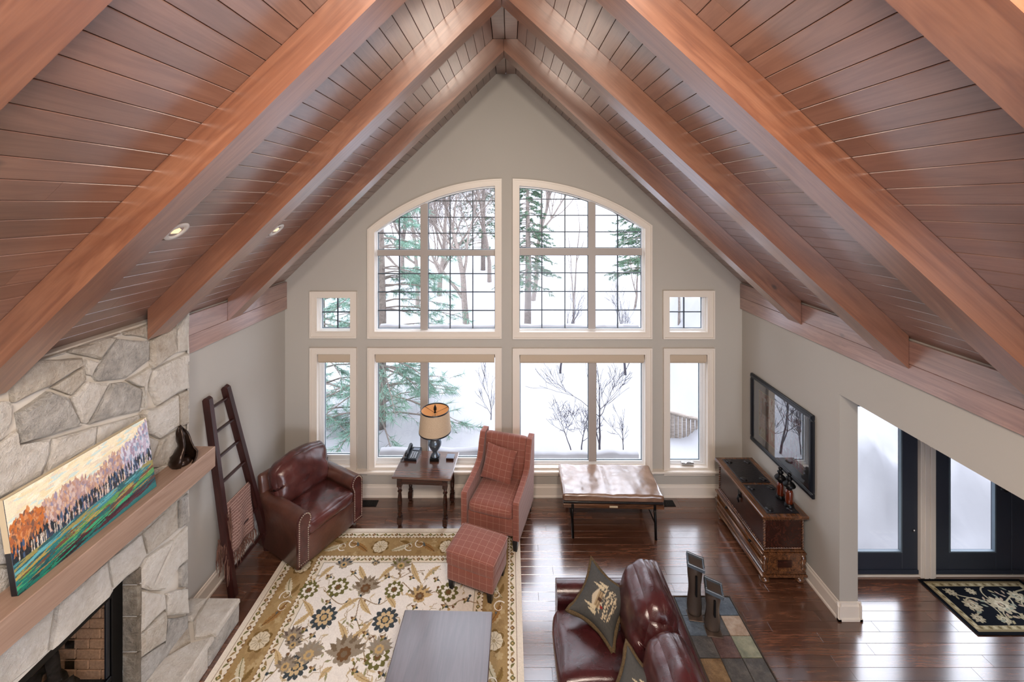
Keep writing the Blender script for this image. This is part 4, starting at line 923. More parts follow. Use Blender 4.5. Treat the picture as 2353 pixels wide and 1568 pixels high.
# vines first
for P in (((720, 1100), (800, 1170), (900, 1140), (1010, 1170), (1120, 1060)), ((870, 1020), (930, 1090), (900, 1150), (880, 1240)), ((880, 1240), (900, 1330), (820, 1420)), ((660, 1330), (560, 1390), (520, 1490)), ((1120, 1060), (1205, 1130), (1290, 1110), (1350, 1180), (1420, 1150), (1490, 1165)),
          ((960, 1330), (920, 1390), (930, 1460)), ((700, 1050), (640, 1090), (620, 1180)), ((1020, 1010), (1090, 1040), (1160, 1010), (1230, 1000)), ((540, 1430), (480, 1500), (420, 1560)), ((860, 1520), (900, 1450), (1000, 1480))):
    Q = [RP(*p) for p in P]; S_ = []
    for i in range(len(Q) - 1):
        p0, p1, p2, p3 = Q[max(i - 1, 0)], Q[i], Q[i + 1], Q[min(i + 2, len(Q) - 1)]
        for u in np.linspace(0, 1, 9): S_.append(tuple(0.5 * (2 * p1[k] + (p2[k] - p0[k]) * u + (2 * p0[k] - 5 * p1[k] + 4 * p2[k] - p3[k]) * u * u + (3 * p1[k] - p0[k] - 3 * p2[k] + p3[k]) * u ** 3) for k in (0, 1)))
    cv.stroke(S_, 0.009, (150, 128, 96))
    for i in range(4, len(S_) - 2, 7):
        x, y = S_[i]; a = g.random() * 6.28; cv.leaf(x, y, x + .05 * math.cos(a), y + .05 * math.sin(a), .02, [OLV, GR, BRN, SLATE][int(g.random() * 4)]); cv.flower(x + .055 * math.cos(a), y + .055 * math.sin(a), .016, 5, [BRN, TAN, SLATE][int(g.random() * 3)], .3)
for a_, b_ in (((770, 975), (690, 1045)), ((900, 975), (945, 1060)), ((1085, 970), (990, 1055)), ((1165, 960), (1215, 1070)), ((1310, 975), (1225, 1050)), ((900, 1140), (780, 1215)), ((905, 1140), (960, 1225)), ((660, 1240), (610, 1150)), ((560, 1280), (660, 1200)), ((850, 1350), (970, 1250)), ((830, 1370), (790, 1260)), ((1080, 1190), (1030, 1130)), ((480, 1500), (470, 1400)), ((860, 1500), (960, 1570)), ((760, 1490), (690, 1560))):
    (x0_, y0_), (x1_, y1_) = RP(*a_), RP(*b_); cv.leaf(x0_, y0_, x1_, y1_, 0.062, (200, 176, 132), 1, 0.015, (160, 132, 92))
for _ in range(150):
    x, y, a = fx0 + .05 + g.random() * (fx1 - fx0 - .1), fy0 + .05 + g.random() * (VIS - fy0 - .05), g.random() * 6.28; L_ = .05 + .05 * g.random()
    cv.stroke([(x, y), (x + L_ * .6 * math.cos(a + .5), y + L_ * .6 * math.sin(a + .5)), (x + L_ * math.cos(a), y + L_ * math.sin(a))], .006, (178, 160, 130)); cv.leaf(x + L_ * math.cos(a), y + L_ * math.sin(a), x + 1.6 * L_ * math.cos(a + .3), y + 1.6 * L_ * math.sin(a + .3), .022, [(196, 178, 142), (164, 152, 132), (150, 146, 110), (206, 190, 156)][int(g.random() * 4)], 1)
for z_, R in (((718, 1238), .125), ((1030, 1250), .125), ((575, 1490), .11)): rosette(*RP(*z_), R, SL_, (204, 180, 140), TAN)
for z_, R in (((790, 1085), .11), ((1075, 1097), .10), ((1350, 1110), .11), ((640, 1100), .10), ((990, 1440), .11)): rosette(*RP(*z_), R, OLV, IV, BRN, 10)
for z_, R in (((930, 1090), .15), ((820, 1425), .18), ((1205, 1130), .13)): palmette(*RP(*z_), R, (120, 104, 84), GR if z_[0] != 1205 else TAN, BRN, -1)
for z_, R, c in (((820, 970), .10, SL_), ((1110, 975), .12, OLV), ((555, 1340), .11, (104, 92, 84)), ((520, 1490), .10, (120, 108, 92)), ((640, 1430), .13, (150, 142, 128)), ((1000, 1400), .12, (150, 142, 128)), ((560, 1380), .08, (90, 84, 76)), ((980, 965), .05, SL_)): palmette(*RP(*z_), R, c, GR, TAN, -1)
for z_ in ((870, 1245), (745, 1030), (1165, 1035), (1290, 1045), (870, 1010), (1040, 1030), (660, 1330), (620, 1300), (1020, 1340), (875, 1510), (660, 1500), (1010, 1525), (740, 1160), (1180, 1185), (1330, 1180), (930, 1320), (1440, 1150), (1460, 1230)):
    x, y = RP(*z_)
    for k in range(4):
        a = k * math.pi / 2 + .4; cv.leaf(x, y, x + .042 * math.cos(a), y + .042 * math.sin(a), .024, [SLATE, OLV, BRN, GR][k])
    cv.flower(x, y, .013, 5, TAN, .2)
cv.noise(0.05, 2, 8); cv.noise(0.05, 1, 9)
cv.hgt[:] = 0.012
cv.grid('woven_face', basis((0, 0, 0), (1, 0, 0), (0, -1, 0), (0, 0, 1)), 'woven_rug', rug)
plain('rug_back', rgb(196, 182, 152), 0.95)
mb = MB().cbox(0, RW, -VIS, 0, 0.0, 0.0115, 0.003); mb.cbox(0, RW, -RL, -VIS - 0.001, 0, 0.012, 0.003); mb.build('rug_body', 'rug_back', rug)
RUGZ = 0.0125

# ================================================================== COFFEE TABLE
ct = thing('coffee_table', 'rectangular dark wood coffee table with a sheen, on the ivory rug', 'table', (-0.545, -2.05, RUGZ), math.radians(-1.2))
MB().cbox(0, 1.15, -0.39, 0.39, 0.405, 0.44, 0.006).build('tabletop', 'coffee_wood', ct, False, basis((0, 0, 0), (0, -1, 0), (1, 0, 0), (0, 0, 1)))
ap = MB().box(-.34, .34, -.075, -.05, .32, .405); ap.build('apron', 'coffee_wood', ct); MB().box(-.34, .34, -1.1, -1.075, .32, .405).build('apron', 'coffee_wood', ct)
MB().box(-.345, -.32, -1.08, -.07, .32, .405).build('apron', 'coffee_wood', ct); MB().box(.32, .345, -1.08, -.07, .32, .405).build('apron', 'coffee_wood', ct)
for x in (-.33, .33):
    for y in (-.07, -1.08): MB().cbox(x - .032, x + .032, y - .032, y + .032, 0, .405, .005).build('leg', 'coffee_wood', ct)

# ================================================================== LEATHER ARMCHAIR
def wr(amp, sc, seed=0, dirz=True):
    def fn(w, p):
        a = noise.noise(Vector((w.x * sc + seed, w.y * sc, w.z * sc))) * amp + noise.noise(Vector((w.x * sc * 2.3, w.y * sc * 2.3 + seed, w.z * sc * 2.3))) * amp * .5
        return w + p.normalized() * a
    return fn
def arm_profile(wd, hz, sr, bot=0.0, n=14, out=1):       # outline of a rolled arm front: panel with a scroll leaning outwards
    P = [(-wd / 2, bot), (wd / 2, bot), (wd / 2, hz - sr)]; cx, cz = (wd / 2 - sr + 0.0), hz - sr
    P = [(-wd / 2, bot), (wd / 2, bot)]
    for i in range(n + 1):
        a = -0.15 + (math.pi + 0.75) * i / n; P.append((cx + sr * math.cos(a), cz + sr * math.sin(a)))
    P.append((-wd / 2, hz - sr * 2.2)); return [(p[0] * out, p[1]) for p in P] if out > 0 else [(-p[0], p[1]) for p in P][::-1]
ac = thing('leather_armchair', 'maroon leather club armchair with nailhead trim by the corner window', 'armchair', (-2.28, -0.745, RUGZ), math.radians(61))
D0, D1, W = -0.20, 0.60, 0.86                             # local y: front .. back
f_leather = 'maroon_leather'
MB().rbox((0, 0.2, 0.20), (0.34, 0.38, 0.13), 0.02, 6).build('seat_base', 'brown_leather', ac)
MB().rbox((0, -0.19, 0.20), (0.315, 0.025, 0.145), 0.02, 6, (0, 0.006, 0), wr(.003, 6)).build('front_rail', 'brown_leather', ac)
MB().rbox((0, 0.10, 0.405), (0.315, 0.32, 0.075), 0.06, 22, (0.01, 0.02, 0.035), wr(.014, 8, 2)).build('seat_cushion', f_leather, ac)
Tb = Matrix.Translation((0, 0.405, 0.69)) @ Matrix.Rotation(math.radians(-16), 4, 'X')
def backfn(w, p):
    q = w.copy(); q.z -= 0.06 * abs(p.x) ** 2.5 * (1 if p.z > 0 else 0); q.x *= 1 + 0.0 * p.z
    a = noise.noise(Vector((w.x * 6, w.y * 6, w.z * 9 + 4))) * .014 + noise.noise(Vector((w.x * 22 + w.z * 8, w.y * 9, w.z * 7 - w.x * 6))) * .010
    a -= 0.05 * math.exp(-((w.x - .03) ** 2 + (w.z + .12) ** 2) / .012) * (1 if p.y < 0 else 0)
    return q + p.normalized() * a
MB().rbox((0, 0, 0), (0.365, 0.11, 0.27), 0.10, 26, (0.0, 0.06, 0.02), backfn, Tb).build('back_cushion', f_leather, ac)
Tf = Matrix.Translation((0, 0.555, 0.50)) @ Matrix.Rotation(math.radians(-8), 4, 'X')
MB().rbox((0, 0, 0), (0.41, 0.05, 0.325), 0.045, 8, (0, .01, 0), None, Tf).build('back_frame', 'brown_leather', ac)
for s_ in (-1, 1):
    P = arm_profile(0.135, 0.63, 0.085, 0.06, 14, s_); P = [(x + s_ * 0.375, z) for x, z in P]
    mb = MB().prism(P, D0 + .012, D1 - 0.06, 'y', smooth=True); recalc(mb.build('arm', 'brown_leather', ac))
    Pc = (sum(p[0] for p in P) / len(P), sum(p[1] for p in P) / len(P)); Q = [(Pc[0] + (x - Pc[0]) * .97, Pc[1] + (z - Pc[1]) * .985) for x, z in P]
    mb = MB().prism(Q, D0 - .012, D0 + .014, 'y', smooth=False); recalc(mb.build('arm_front_panel', f_leather, ac))
    nl = MB(); R_ = [(Pc[0] + (x - Pc[0]) * .80, Pc[1] + (z - Pc[1]) * .93) for x, z in P]
    tot = 0
    for i in range(len(R_)):
        a_, b_ = Vector(R_[i]), Vector(R_[(i + 1) % len(R_)]); L_ = (b_ - a_).length; k = 0.0
        while k < L_:
            p = a_.lerp(b_, k / L_); nl.lathe([(0.0075, 0), (0.006, .004), (0, .006)], (0, 0, 0), 6, T=Matrix.Translation((p.x, D0 - .012, p.y)) @ Matrix.Rotation(math.pi / 2, 4, 'X')); k += 0.022
    tag(nl.build('nailhead_trim', 'nail_metal', ac), kind='stuff')
    for y in (D0 + .06, D1 - .1): MB().lathe([(0.028, 0 if s_ < 0 and y < 0 else -RUGZ), (0.034, .07)], (s_ * .37, y, 0), 4, smooth=False).build('foot', 'dark_leg_wood', ac)

# ================================================================== SIDE TABLE + LAMP + PHONE + BOX
stb = thing('side_table', 'square wooden end table with turned legs under the window', 'table', (-1.09, -0.305, 0), math.radians(-3.5)); SZ = 0.65
MB().cbox(-.375, .375, -.285, .285, SZ - .028, SZ, .008).build('tabletop', 'table_wood', stb)
for y in (-.235, .235): MB().box(-.29, .29, y - .012, y + .012, SZ - .11, SZ - .028).build('apron', 'dark_leg_wood', stb)
for x in (-.30, .30): MB().box(x - .012, x + .012, -.22, .22, SZ - .11, SZ - .028).build('apron', 'dark_leg_wood', stb)
for x in (-.29, .29):
    for y in (-.225, .225):
        mb = MB().cbox(x - .03, x + .03, y - .03, y + .03, SZ - .15, SZ - .028, .003); mb.cbox(x - .029, x + .029, y - .029, y + .029, .03, .12, .003)
        mb.lathe([(.02, 0), (.026, .03), (.02, .032)], (x, y, 0), 12); mb.lathe([(.026, .12), (.018, .13), (.03, .15), (.02, .17), (.027, .22), (.030, .30), (.022, .40), (.018, .42), (.030, .44), (.018, .46), (.026, .50)], (x, y, 0), 14)
        mb.build('leg', 'dark_leg_wood', stb)
lm = thing('table_lamp', 'table lamp with pewter baluster base and linen drum shade', 'lamp', (-1.005, -0.20, SZ))
MB().cbox(-.062, .062, -.062, .062, 0, .035, .004).build('plinth', 'black_metal', lm)
MB().lathe([(.055, .035), (.058, .05), (.045, .065), (.032, .09), (.036, .11), (.06, .14), (.083, .19), (.086, .22), (.075, .26), (.05, .29), (.036, .305), (.046, .315), (.046, .33), (.025, .345), (.012, .36), (.012, .44)], n=28).build('body', 'pewter', lm)
sh = MB().lathe([(.213, .375), (.187, .66)], n=44, smooth=True); sh.f = sh.f[:44]; sh.mi = sh.mi[:44]; sh.sm = sh.sm[:44]
so = sh.build('shade', 'shade_linen', lm); MB_ = MB().lathe([(.2095, .378), (.1835, .657)], n=44); MB_.f = MB_.f[:44]; MB_.mi = MB_.mi[:44]; MB_.sm = MB_.sm[:44]; MB_.build('shade_lining', 'shade_lining', so)
for r0, r1, z0, z1_ in ((.2150, .2142, .370, .386), (.1885, .1875, .648, .664)):
    b_ = MB().lathe([(r0, z0), (r1, z1_), (r1 - .006, z1_), (r0 - .006, z0), (r0, z0)], n=44); b_.f = b_.f[:44 * 4]; b_.mi = b_.mi[:44 * 4]; b_.sm = b_.sm[:44 * 4]; b_.build('shade_band', 'black_paint', so)
sp_ = MB()
for k in range(3):
    a = k * 2 * math.pi / 3 + .5; sp_.tube([(0, 0, .615), (.186 * math.cos(a), .186 * math.sin(a), .655)], .0022, 5)
sp_.tube([(0, 0, .44), (0, 0, .63)], .003, 6); sp_.build('spider', 'black_metal', lm)
MB().lathe([(0, .61), (.012, .612), (.016, .63), (.008, .64), (.02, .66), (.018, .69), (.008, .715), (0, .735)], n=14).build('finial', 'black_metal', lm)
MB().lathe([(.012, .42), (.014, .45), (.03, .50), (.022, .54), (0, .552)], n=14).build('bulb', 'lamp_glow', lm)
lamp('table_lamp_bulb', 'POINT', (-1.005, -0.20, SZ + .57), 0.35, (1.0, .68, .38), .03)
ph = thing('desk_telephone', 'dark desk telephone with handset at the corner of the end table', 'telephone', (-1.315, -0.14, SZ), math.radians(-6))
MB().prism([(-.11, 0), (.11, 0), (.11, .06), (.06, .062), (-.11, .03)], -.085, .085, 'x').build('body', 'black_plastic', ph)
hs = MB().tube([(-.06, -.105, .055), (-.06, -.085, .078), (-.06, -.03, .088), (-.06, .04, .098), (-.06, .09, .098), (-.06, .108, .075)], [.022, .024, .017, .017, .024, .022], 10); hs.build('handset', 'black_plastic', ph)
kk = Matrix.Rotation(math.atan2(.032, .17), 4, 'X')
for r in range(5):
    for c_ in range(3): MB().cbox(-.012 + c_ * .03 - .0, .010 + c_ * .03, -.095 + r * .022, -.08 + r * .022, .036 + r * .0042, .041 + r * .0042, .002).build('key', 'key_plastic', ph)
MB().cbox(-.012, .072, .035, .085, .058, .066, .002).build('display', 'grey_plastic', ph)
MB().tube([(-.06 + .02 * math.cos(i * 1.3) - .004 * i, -.09 - .002 * i + .02 * math.sin(i * 1.3) * .4, .02 + .012 * math.sin(i * 1.3 + .5)) for i in range(16)], .004, 5).build('cord', 'black_plastic', ph)
cb_ = thing('coaster_box', 'small dark coaster box lying beside the lamp', 'box', (-0.80, -0.19, SZ), math.radians(-4))
MB().cbox(-.05, .05, -.045, .045, 0, .022, .003).build('base', 'dark_leg_wood', cb_); MB().cbox(-.052, .052, -.047, .047, .023, .034, .003).build('lid', 'grey_plastic', cb_)

# ================================================================== PLAID CHAIR + CUSHION + OTTOMAN
pc = thing('plaid_armchair', 'rust-red plaid high-back armchair between the end table and the bench', 'armchair', (-0.139, -0.492, RUGZ), math.radians(-16.5))
FB = 'plaid_fabric'
MB().rbox((0, -.02, .255), (.29, .33, .10), .02, 6).build('seat_base', FB, pc, True)
MB().rbox((0, -.05, .405), (.278, .31, .062), .045, 12, (0, .02, .025), wr(.003, 6)).build('seat_cushion', FB, pc, True)
Tb = Matrix.Translation((0, .285, .64)) @ Matrix.Rotation(math.radians(-9), 4, 'X')
MB().rbox((0, 0, 0), (.285, .055, .325), .035, 10, (0, .015, .0), None, Tb).build('backrest', FB, pc, True)
for s_ in (-1, 1):
    P = [(-.37, .13), (.36, .13), (.40, .50), (.43, .97), (.285, .965), (.225, .85), (.195, .75), (.15, .675), (.07, .635), (-.10, .605), (-.36, .575), (-.375, .56)]
    mb = MB().prism(P, s_ * .325 - .036, s_ * .325 + .036, 'x'); o = recalc(mb.build('arm_wing', FB, pc, True)); bv = o.modifiers.new('bevel', 'BEVEL'); bv.width = .014; bv.segments = 3; bv.limit_method = 'ANGLE'; bv.angle_limit = .8
nl = MB()
for z in np.arange(.42, .95, .02):
    nl.lathe([(.005, 0), (.0, .003)], (0, 0, 0), 5, T=Matrix.Translation((.362, .395 + (z - .5) * .06, z)) @ Matrix.Rotation(math.pi / 2, 4, 'Y'))
tag(nl.build('nailhead_trim', 'nail_metal', pc), kind='stuff')
for x in (-.31, .31):
    for y in (-.33, .33): MB().add([(x + a * .032, y + b * .032, .15) for a, b in ((-1, -1), (1, -1), (1, 1), (-1, 1))] + [(x + a * .022, y + b * .022 + (.015 if y > 0 else 0), -RUGZ if y > 0 else 0) for a, b in ((-1, -1), (1, -1), (1, 1), (-1, 1))], [(0, 1, 2, 3), (7, 6, 5, 4), (0, 4, 5, 1), (1, 5, 6, 2), (2, 6, 7, 3), (3, 7, 4, 0)]).build('leg', 'black_paint', pc)

def pillow_mesh(hs, T_, n=26, pinch=.16):
    V = []; 
    for side in (1, -1):
        for j in range(n + 1):
            for i in range(n + 1):
                u, v_ = -1 + 2 * i / n, -1 + 2 * j / n
                x = u * hs * (1 - pinch * (1 - v_ ** 2) * abs(u)); y = v_ * hs * (1 - pinch * (1 - u ** 2) * abs(v_))
                z = side * T_ * (max(0, (1 - u * u)) * max(0, (1 - v_ * v_))) ** .42; V.append((x, y, z, u, v_, side))
    return V, n
def pillow(o_root, hs, T_, T, mat, name='cover', colf=None, pinch=.16, wrinkle=.004):
    V, n = pillow_mesh(hs, T_, 26 if not colf else 70, pinch); m = (n + 1) ** 2; fs = []
    for sd in (0, 1):
        for j in range(n):
            for i in range(n):
                a = sd * m + j * (n + 1) + i; q = (a, a + 1, a + n + 2, a + n + 1); fs.append(q if sd == 0 else q[::-1])
    P = []
    for x, y, z, u, v_, sd in V:
        w = noise.noise(Vector((x * 14, y * 14, sd * 3))) * wrinkle * (1 if abs(u) < .99 and abs(v_) < .99 else 0); P.append((x, y, z + sd * w))
    mb = MB().add(P, fs, True); o = mb.build(name, mat, o_root, colf is None, T)
    if colf:
        at = o.data.color_attributes.new('Col', 'FLOAT_COLOR', 'POINT')
        for k, (x, y, z, u, v_, sd) in enumerate(V): at.data[k].color = tuple(colf(u, v_, sd)) + (1,)
    return o
cu = thing('plaid_cushion', 'square rust plaid cushion propped in the plaid armchair', 'cushion', (-0.139, -0.492, 0.482), math.radians(-16.5))
Tp = Matrix.Translation((-.045, .13, .20)) @ Matrix.Rotation(math.radians(8), 4, 'Y') @ Matrix.Rotation(math.radians(90 - 22), 4, 'X')
pillow(cu, .205, .06, Tp, FB, 'cover', None, .06)
ot = thing('plaid_ottoman', 'rust-red plaid cube ottoman on the rug before its armchair', 'ottoman', (-0.35, -1.285, RUGZ), math.radians(-20.5))
MB().rbox((0, 0, .335), (.272, .212, .075), .03, 10, (.006, .006, .022)).build('top_cushion', FB, ot, True)
MB().rbox((0, 0, .185), (.262, .202, .085), .018, 6, (.004, .004, 0)).build('body', FB, ot, True)
mb = MB()
for s_ in (-1, 1):
    mb.tube([(s_ * .272, y, .398) for y in np.linspace(-.20, .20, 8)], .005, 6); mb.tube([(x, s_ * .212, .398) for x in np.linspace(-.26, .26, 8)], .005, 6)
mb.build('piping', FB, ot, True)
nl = MB()
for x in np.arange(-.25, .255, .02):
    nl.lathe([(.005, 0), (.0, .003)], n=5, T=Matrix.Translation((x, -.205, .112)) @ Matrix.Rotation(math.pi / 2, 4, 'X'))
for y in np.arange(-.19, .195, .02): nl.lathe([(.005, 0), (.0, .003)], n=5, T=Matrix.Translation((.265, y, .112)) @ Matrix.Rotation(math.pi / 2, 4, 'Y'))
tag(nl.build('nailhead_trim', 'bronze', ot), kind='stuff')
for x in (-.22, .22):
    for y in (-.165, .165): MB().add([(x + a * .03, y + b * .03, .11) for a, b in ((-1, -1), (1, -1), (1, 1), (-1, 1))] + [(x + a * .02, y + b * .02, 0) for a, b in ((-1, -1), (1, -1), (1, 1), (-1, 1))], [(0, 1, 2, 3), (7, 6, 5, 4), (0, 4, 5, 1), (1, 5, 6, 2), (2, 6, 7, 3), (3, 7, 4, 0)]).build('leg', 'black_paint', ot)

# ================================================================== LEATHER BENCH
be = thing('leather_bench', 'tan leather cushioned bench on a folding iron frame under the window', 'bench', (1.275, -0.375, 0), math.radians(-1.5))
def benchfn(w, p):
    q = w.copy()
    if p.z > 0:
        u = abs(((w.x + .62) / .31) % 1.0 - 0.5) * 2; q.z -= .02 * max(0, (u - .86) / .14) * (1 - p.y ** 4)
        q.z += noise.noise(Vector((w.x * 9, w.y * 5, 1))) * .008 + noise.noise(Vector((w.x * 26 + w.y * 9, w.y * 12, 2))) * .006
    return q
MB().rbox((0, 0, .455), (.62, .305, .045), .03, 40, (0, 0, .012), benchfn).build('cushion', 'tan_leather', be)
MB().cbox(-.61, .61, -.295, .295, .385, .408, .004).build('deck', 'black_leather', be)
for y in (-.285, .285): MB().cbox(-.615, .615, y - .02, y + .02, .335, .384, .004).build('rail', 'chest_wood', be)
MB().cbox(-.05, .05, -.309, -.305, .350, .372, .001).build('label_plate', 'label_cream', be)
for s_ in (-1, 1):
    MB().tube([(s_ * .50, -.29, .36), (s_ * .505, -.31, .20), (s_ * .50, -.345, .0)], .016, 8).build('leg', 'black_metal', be)
    MB().tube([(s_ * .50, .27, .36), (s_ * .505, .285, .20), (s_ * .50, .295, .0)], .016, 8).build('leg', 'black_metal', be)
    MB().tube([(s_ * .505, -.31, .16), (s_ * .505, .285, .16)], .008, 8).build('stretcher', 'black_metal', be)
    MB().cbox(s_ * .50 - .016, s_ * .50 + .016, -.312, -.30, .325, .39, .003).build('bracket', 'black_metal', be)

# ================================================================== CARVED CHEST
chs = thing('carved_chest', 'carved dark wood blanket chest with leather lid panels and bun feet', 'chest', (2.925, -0.84, 0)); HW, HL = .235, .495
def cb2(name, hw, hl, z0, z1_, c=.006, mat='chest_wood'): 
    return buildW(MB().cbox(-hw, hw, -hl, hl, z0, z1_, c), name, mat, basis((0, 0, 0), (0, -1, 0), (1, 0, 0), (0, 0, 1)), chs)
cb2('body', HW - .03, HL - .03, .36, .70, .003, 'dark_leg_wood'); cb2('drawer_case', HW - .012, HL - .012, .14, .33, .004); 
cb2('mid_moulding', HW, HL, .325, .345, .006); cb2('mid_moulding', HW - .015, HL - .015, .345, .365, .006); cb2('base_moulding', HW + .008, HL + .008, .085, .115, .01); cb2('base_moulding', HW - .004, HL - .004, .115, .145, .008)
LIDT = basis((0, 0, 0), (0, -1, 0), (1, 0, 0), (0, 0, 1)).inverted(); lid = cb2('lid', HW + .012, HL + .02, .715, .75, .008); cb2('lid_moulding', HW - .01, HL - .008, .695, .715, .006)
for y0_, y1_ in ((-.46, -.025), (.025, .46)):
    q = MB().cbox(-.165, .165, y0_, y1_, .7505, .756, .003); q.build('leather_panel', 'black_leather', lid, False, LIDT)
    e = MB()
    for a, b, c_, d_ in ((-.172, -.165, y0_ - .007, y1_ + .007), (.165, .172, y0_ - .007, y1_ + .007), (-.165, .165, y0_ - .007, y0_), (-.165, .165, y1_, y1_ + .007)): e.box(a, b, c_, d_, .749, .754)
    for sx in (-1, 1):
        for yy in (y0_ + .05, y1_ - .05): e.lathe([(.045, .0), (.03, .004), (.036, .007), (.018, .008), (0, .012)], (sx * .115, yy, .7555), 9)
    e.build('tooled_border', 'black_leather', lid, False, LIDT)
for z in (.335, .235, .10):                               # long half-round mouldings on the front, polished by wear
    buildW(MB().tube([(-HW - .004, -HL, z), (-HW - .004, HL, z)], .014, 10), 'front_bead', 'chest_wood', basis((0, 0, 0), (0, 1, 0), (-1, 0, 0), (0, 0, 1)), chs)
def rope(a, b, r, tw, name='rope_moulding'):
    a, b = Vector(a), Vector(b); L_ = (b - a).length; d_ = (b - a).normalized(); u_ = d_.orthogonal().normalized(); w_ = d_.cross(u_); mb = MB(); n = int(L_ / .008)
    for ph_ in (0, math.pi): mb.tube([a + d_ * (L_ * i / n) + (u_ * math.cos(i * tw + ph_) + w_ * math.sin(i * tw + ph_)) * r * .5 for i in range(n + 1)], r * .62, 5)
    mb.build(name, 'chest_wood', chs)
for sx in (-1, 1):
    for sy in (-1, 1): rope((sx * (HW - .03), sy * (HL - .03), .37), (sx * (HW - .03), sy * (HL - .03), .695), .012, .9)
    rope((-.19, sx * (HL - .028), .378), (.19, sx * (HL - .028), .378), .009, .9); rope((-.19, sx * (HL - .028), .688), (.19, sx * (HL - .028), .688), .009, .9)
rope((-HW + .028, -HL + .04, .378), (-HW + .028, HL - .04, .378), .009, .9)
for sy in (-1, 1):
    MB().cbox(-.075, .075, sy * (HL - .008) - .004, sy * (HL - .008) + .004, .19, .27, .003).build('end_panel', 'dark_leg_wood', chs)
    for sx in (-1, 1): MB().lathe([(.02, .145), (.03, .16), (.036, .19), (.026, .22), (.036, .25), (.034, .29), (.024, .32)], (sx * (HW - .03), sy * (HL - .03), 0), 14).build('corner_turning', 'chest_wood', chs)
for sx in (-1, 1):
    for sy in (-1, 1): MB().lathe([(.02, 0), (.045, .012), (.052, .035), (.042, .06), (.022, .07), (.036, .085)], (sx * (HW - .05), sy * (HL - .06), 0), 18).build('bun_foot', 'chest_wood', chs)
for y in (-.25, .25): MB().lathe([(.012, 0), (.016, .012), (.01, .022), (0, .026)], n=12, T=Matrix.Translation((-HW + .01, y, .285)) @ Matrix.Rotation(-math.pi / 2, 4, 'Y')).build('drawer_knob', 'black_metal', chs)
lk = MB().cbox(-HW + .022, -HW + .03, -.03, .03, .60, .69, .003); lk.tube([(-HW + .02, 0, .62), (-HW + .005, 0, .58), (-HW + .012, 0, .54)], .012, 8); lk.build('lock_hasp', 'black_metal', chs)

def bottle(loc, sc_, label):
    o = thing('amber_jar', label, 'jar', loc, 0, 'amber jars on the chest'); s_ = sc_
    MB().lathe([(0, 0), (.052 * s_, 0), (.052 * s_, .012 * s_), (.044 * s_, .022 * s_), (.046 * s_, .036 * s_)], n=20).build('foot', 'black_metal', o)
    MB().lathe([(.038 * s_, .036 * s_), (.041 * s_, .05 * s_), (.041 * s_, .16 * s_), (.034 * s_, .185 * s_), (.022 * s_, .195 * s_)], n=20).build('body', 'amber_glass', o)
    MB().lathe([(.024 * s_, .19 * s_), (.03 * s_, .20 * s_), (.02 * s_, .215 * s_), (.062 * s_, .235 * s_), (.066 * s_, .245 * s_), (.05 * s_, .27 * s_), (.026 * s_, .285 * s_), (.022 * s_, .30 * s_), (.034 * s_, .315 * s_), (.034 * s_, .325 * s_), (.018 * s_, .34 * s_), (.018 * s_, .352 * s_), (.026 * s_, .362 * s_), (.018 * s_, .378 * s_), (0, .384 * s_)], n=20).build('tiered_lid', 'black_metal', o)
bottle((3.055, -1.205, .757), .95, 'amber jar with tiered black lid on the chest, nearer the opening'); bottle((3.045, -1.075, .757), .9, 'amber jar with tiered black lid on the chest, nearer the window')

# ================================================================== FRAMED PRINT
fpz0, fpz1, fy0_, fy1_ = .94, 1.83, -1.37, -.25
pic = thing('framed_print', 'large abstract print in wide black frame hanging above the chest', 'picture', (XR - .002, -.81, fpz0))
cz = fpz1 - fpz0; cw = fy1_ - fy0_
Tpic = basis((0, .56, 0), (0, -1, 0), (0, 0, 1), Vector((0, -1, 0)).cross(Vector((0, 0, 1))))     # local x runs towards the camera, z into the room
def fm(x0, x1, y0, y1): return MB().cbox(x0, x1, y0, y1, 0.0, .034, .008).cbox(x0 + .012, x1 - .012, y0 + .012, y1 - .012, .03, .042, .006)
FW = .06
for a in ((0, cw, 0, FW), (0, cw, cz - FW, cz), (0, FW, FW, cz - FW), (cw - FW, cw, FW, cz - FW)): fm(*a).build('frame_rail', 'black_paint', pic, False, Tpic)
MB().box(FW, cw - FW, FW, cz - FW, .004, .012).build('mat_board', 'matboard', pic, False, Tpic)
IX, IZ = .17, .16
fi = MB()
for a in ((IX - .008, cw - IX + .008, IZ - .008, IZ), (IX - .008, cw - IX + .008, cz - IZ, cz - IZ + .008), (IX - .008, IX, IZ, cz - IZ), (cw - IX, cw - IX + .008, IZ, cz - IZ)): fi.box(a[0], a[1], a[2], a[3], .012, .015)
fi.build('fillet', 'fillet', pic, False, Tpic)
aw, ah = cw - 2 * IX, cz - 2 * IZ; cv = Canvas(aw, ah, 120, 90, (186, 178, 172))
for x0_, x1_, y0_, y1_, c in ((0, .22, 0, .6, (170, 140, 128)), (.20, .42, .1, .6, (196, 190, 186)), (.42, .62, 0, .6, (160, 158, 164)), (.62, .8, 0, .6, (150, 140, 146)), (0, .2, 0, .12, (156, 140, 110)), (.14, .34, 0, .2, (150, 52, 56)), (.40, .8, 0, .14, (140, 48, 56)), (.05, .2, .3, .5, (120, 70, 56)), (.3, .42, .22, .45, (140, 142, 152))): cv.rect(x0_, x1_, y0_, y1_, c)
for _ in range(260):
    x, y = g.random() * aw, g.random() * ah; cv.leaf(x, y, x + .05 * (g.random() - .5), y + .12 * g.random(), .02, [(170, 150, 140), (150, 110, 100), (190, 182, 176), (140, 134, 140), (140, 50, 48)][int(g.random() * 5)])
cv.noise(.15, 2, 2); cv.grid('print', Tpic @ Matrix.Translation((IX, IZ, .0125)), 'art_print', pic)
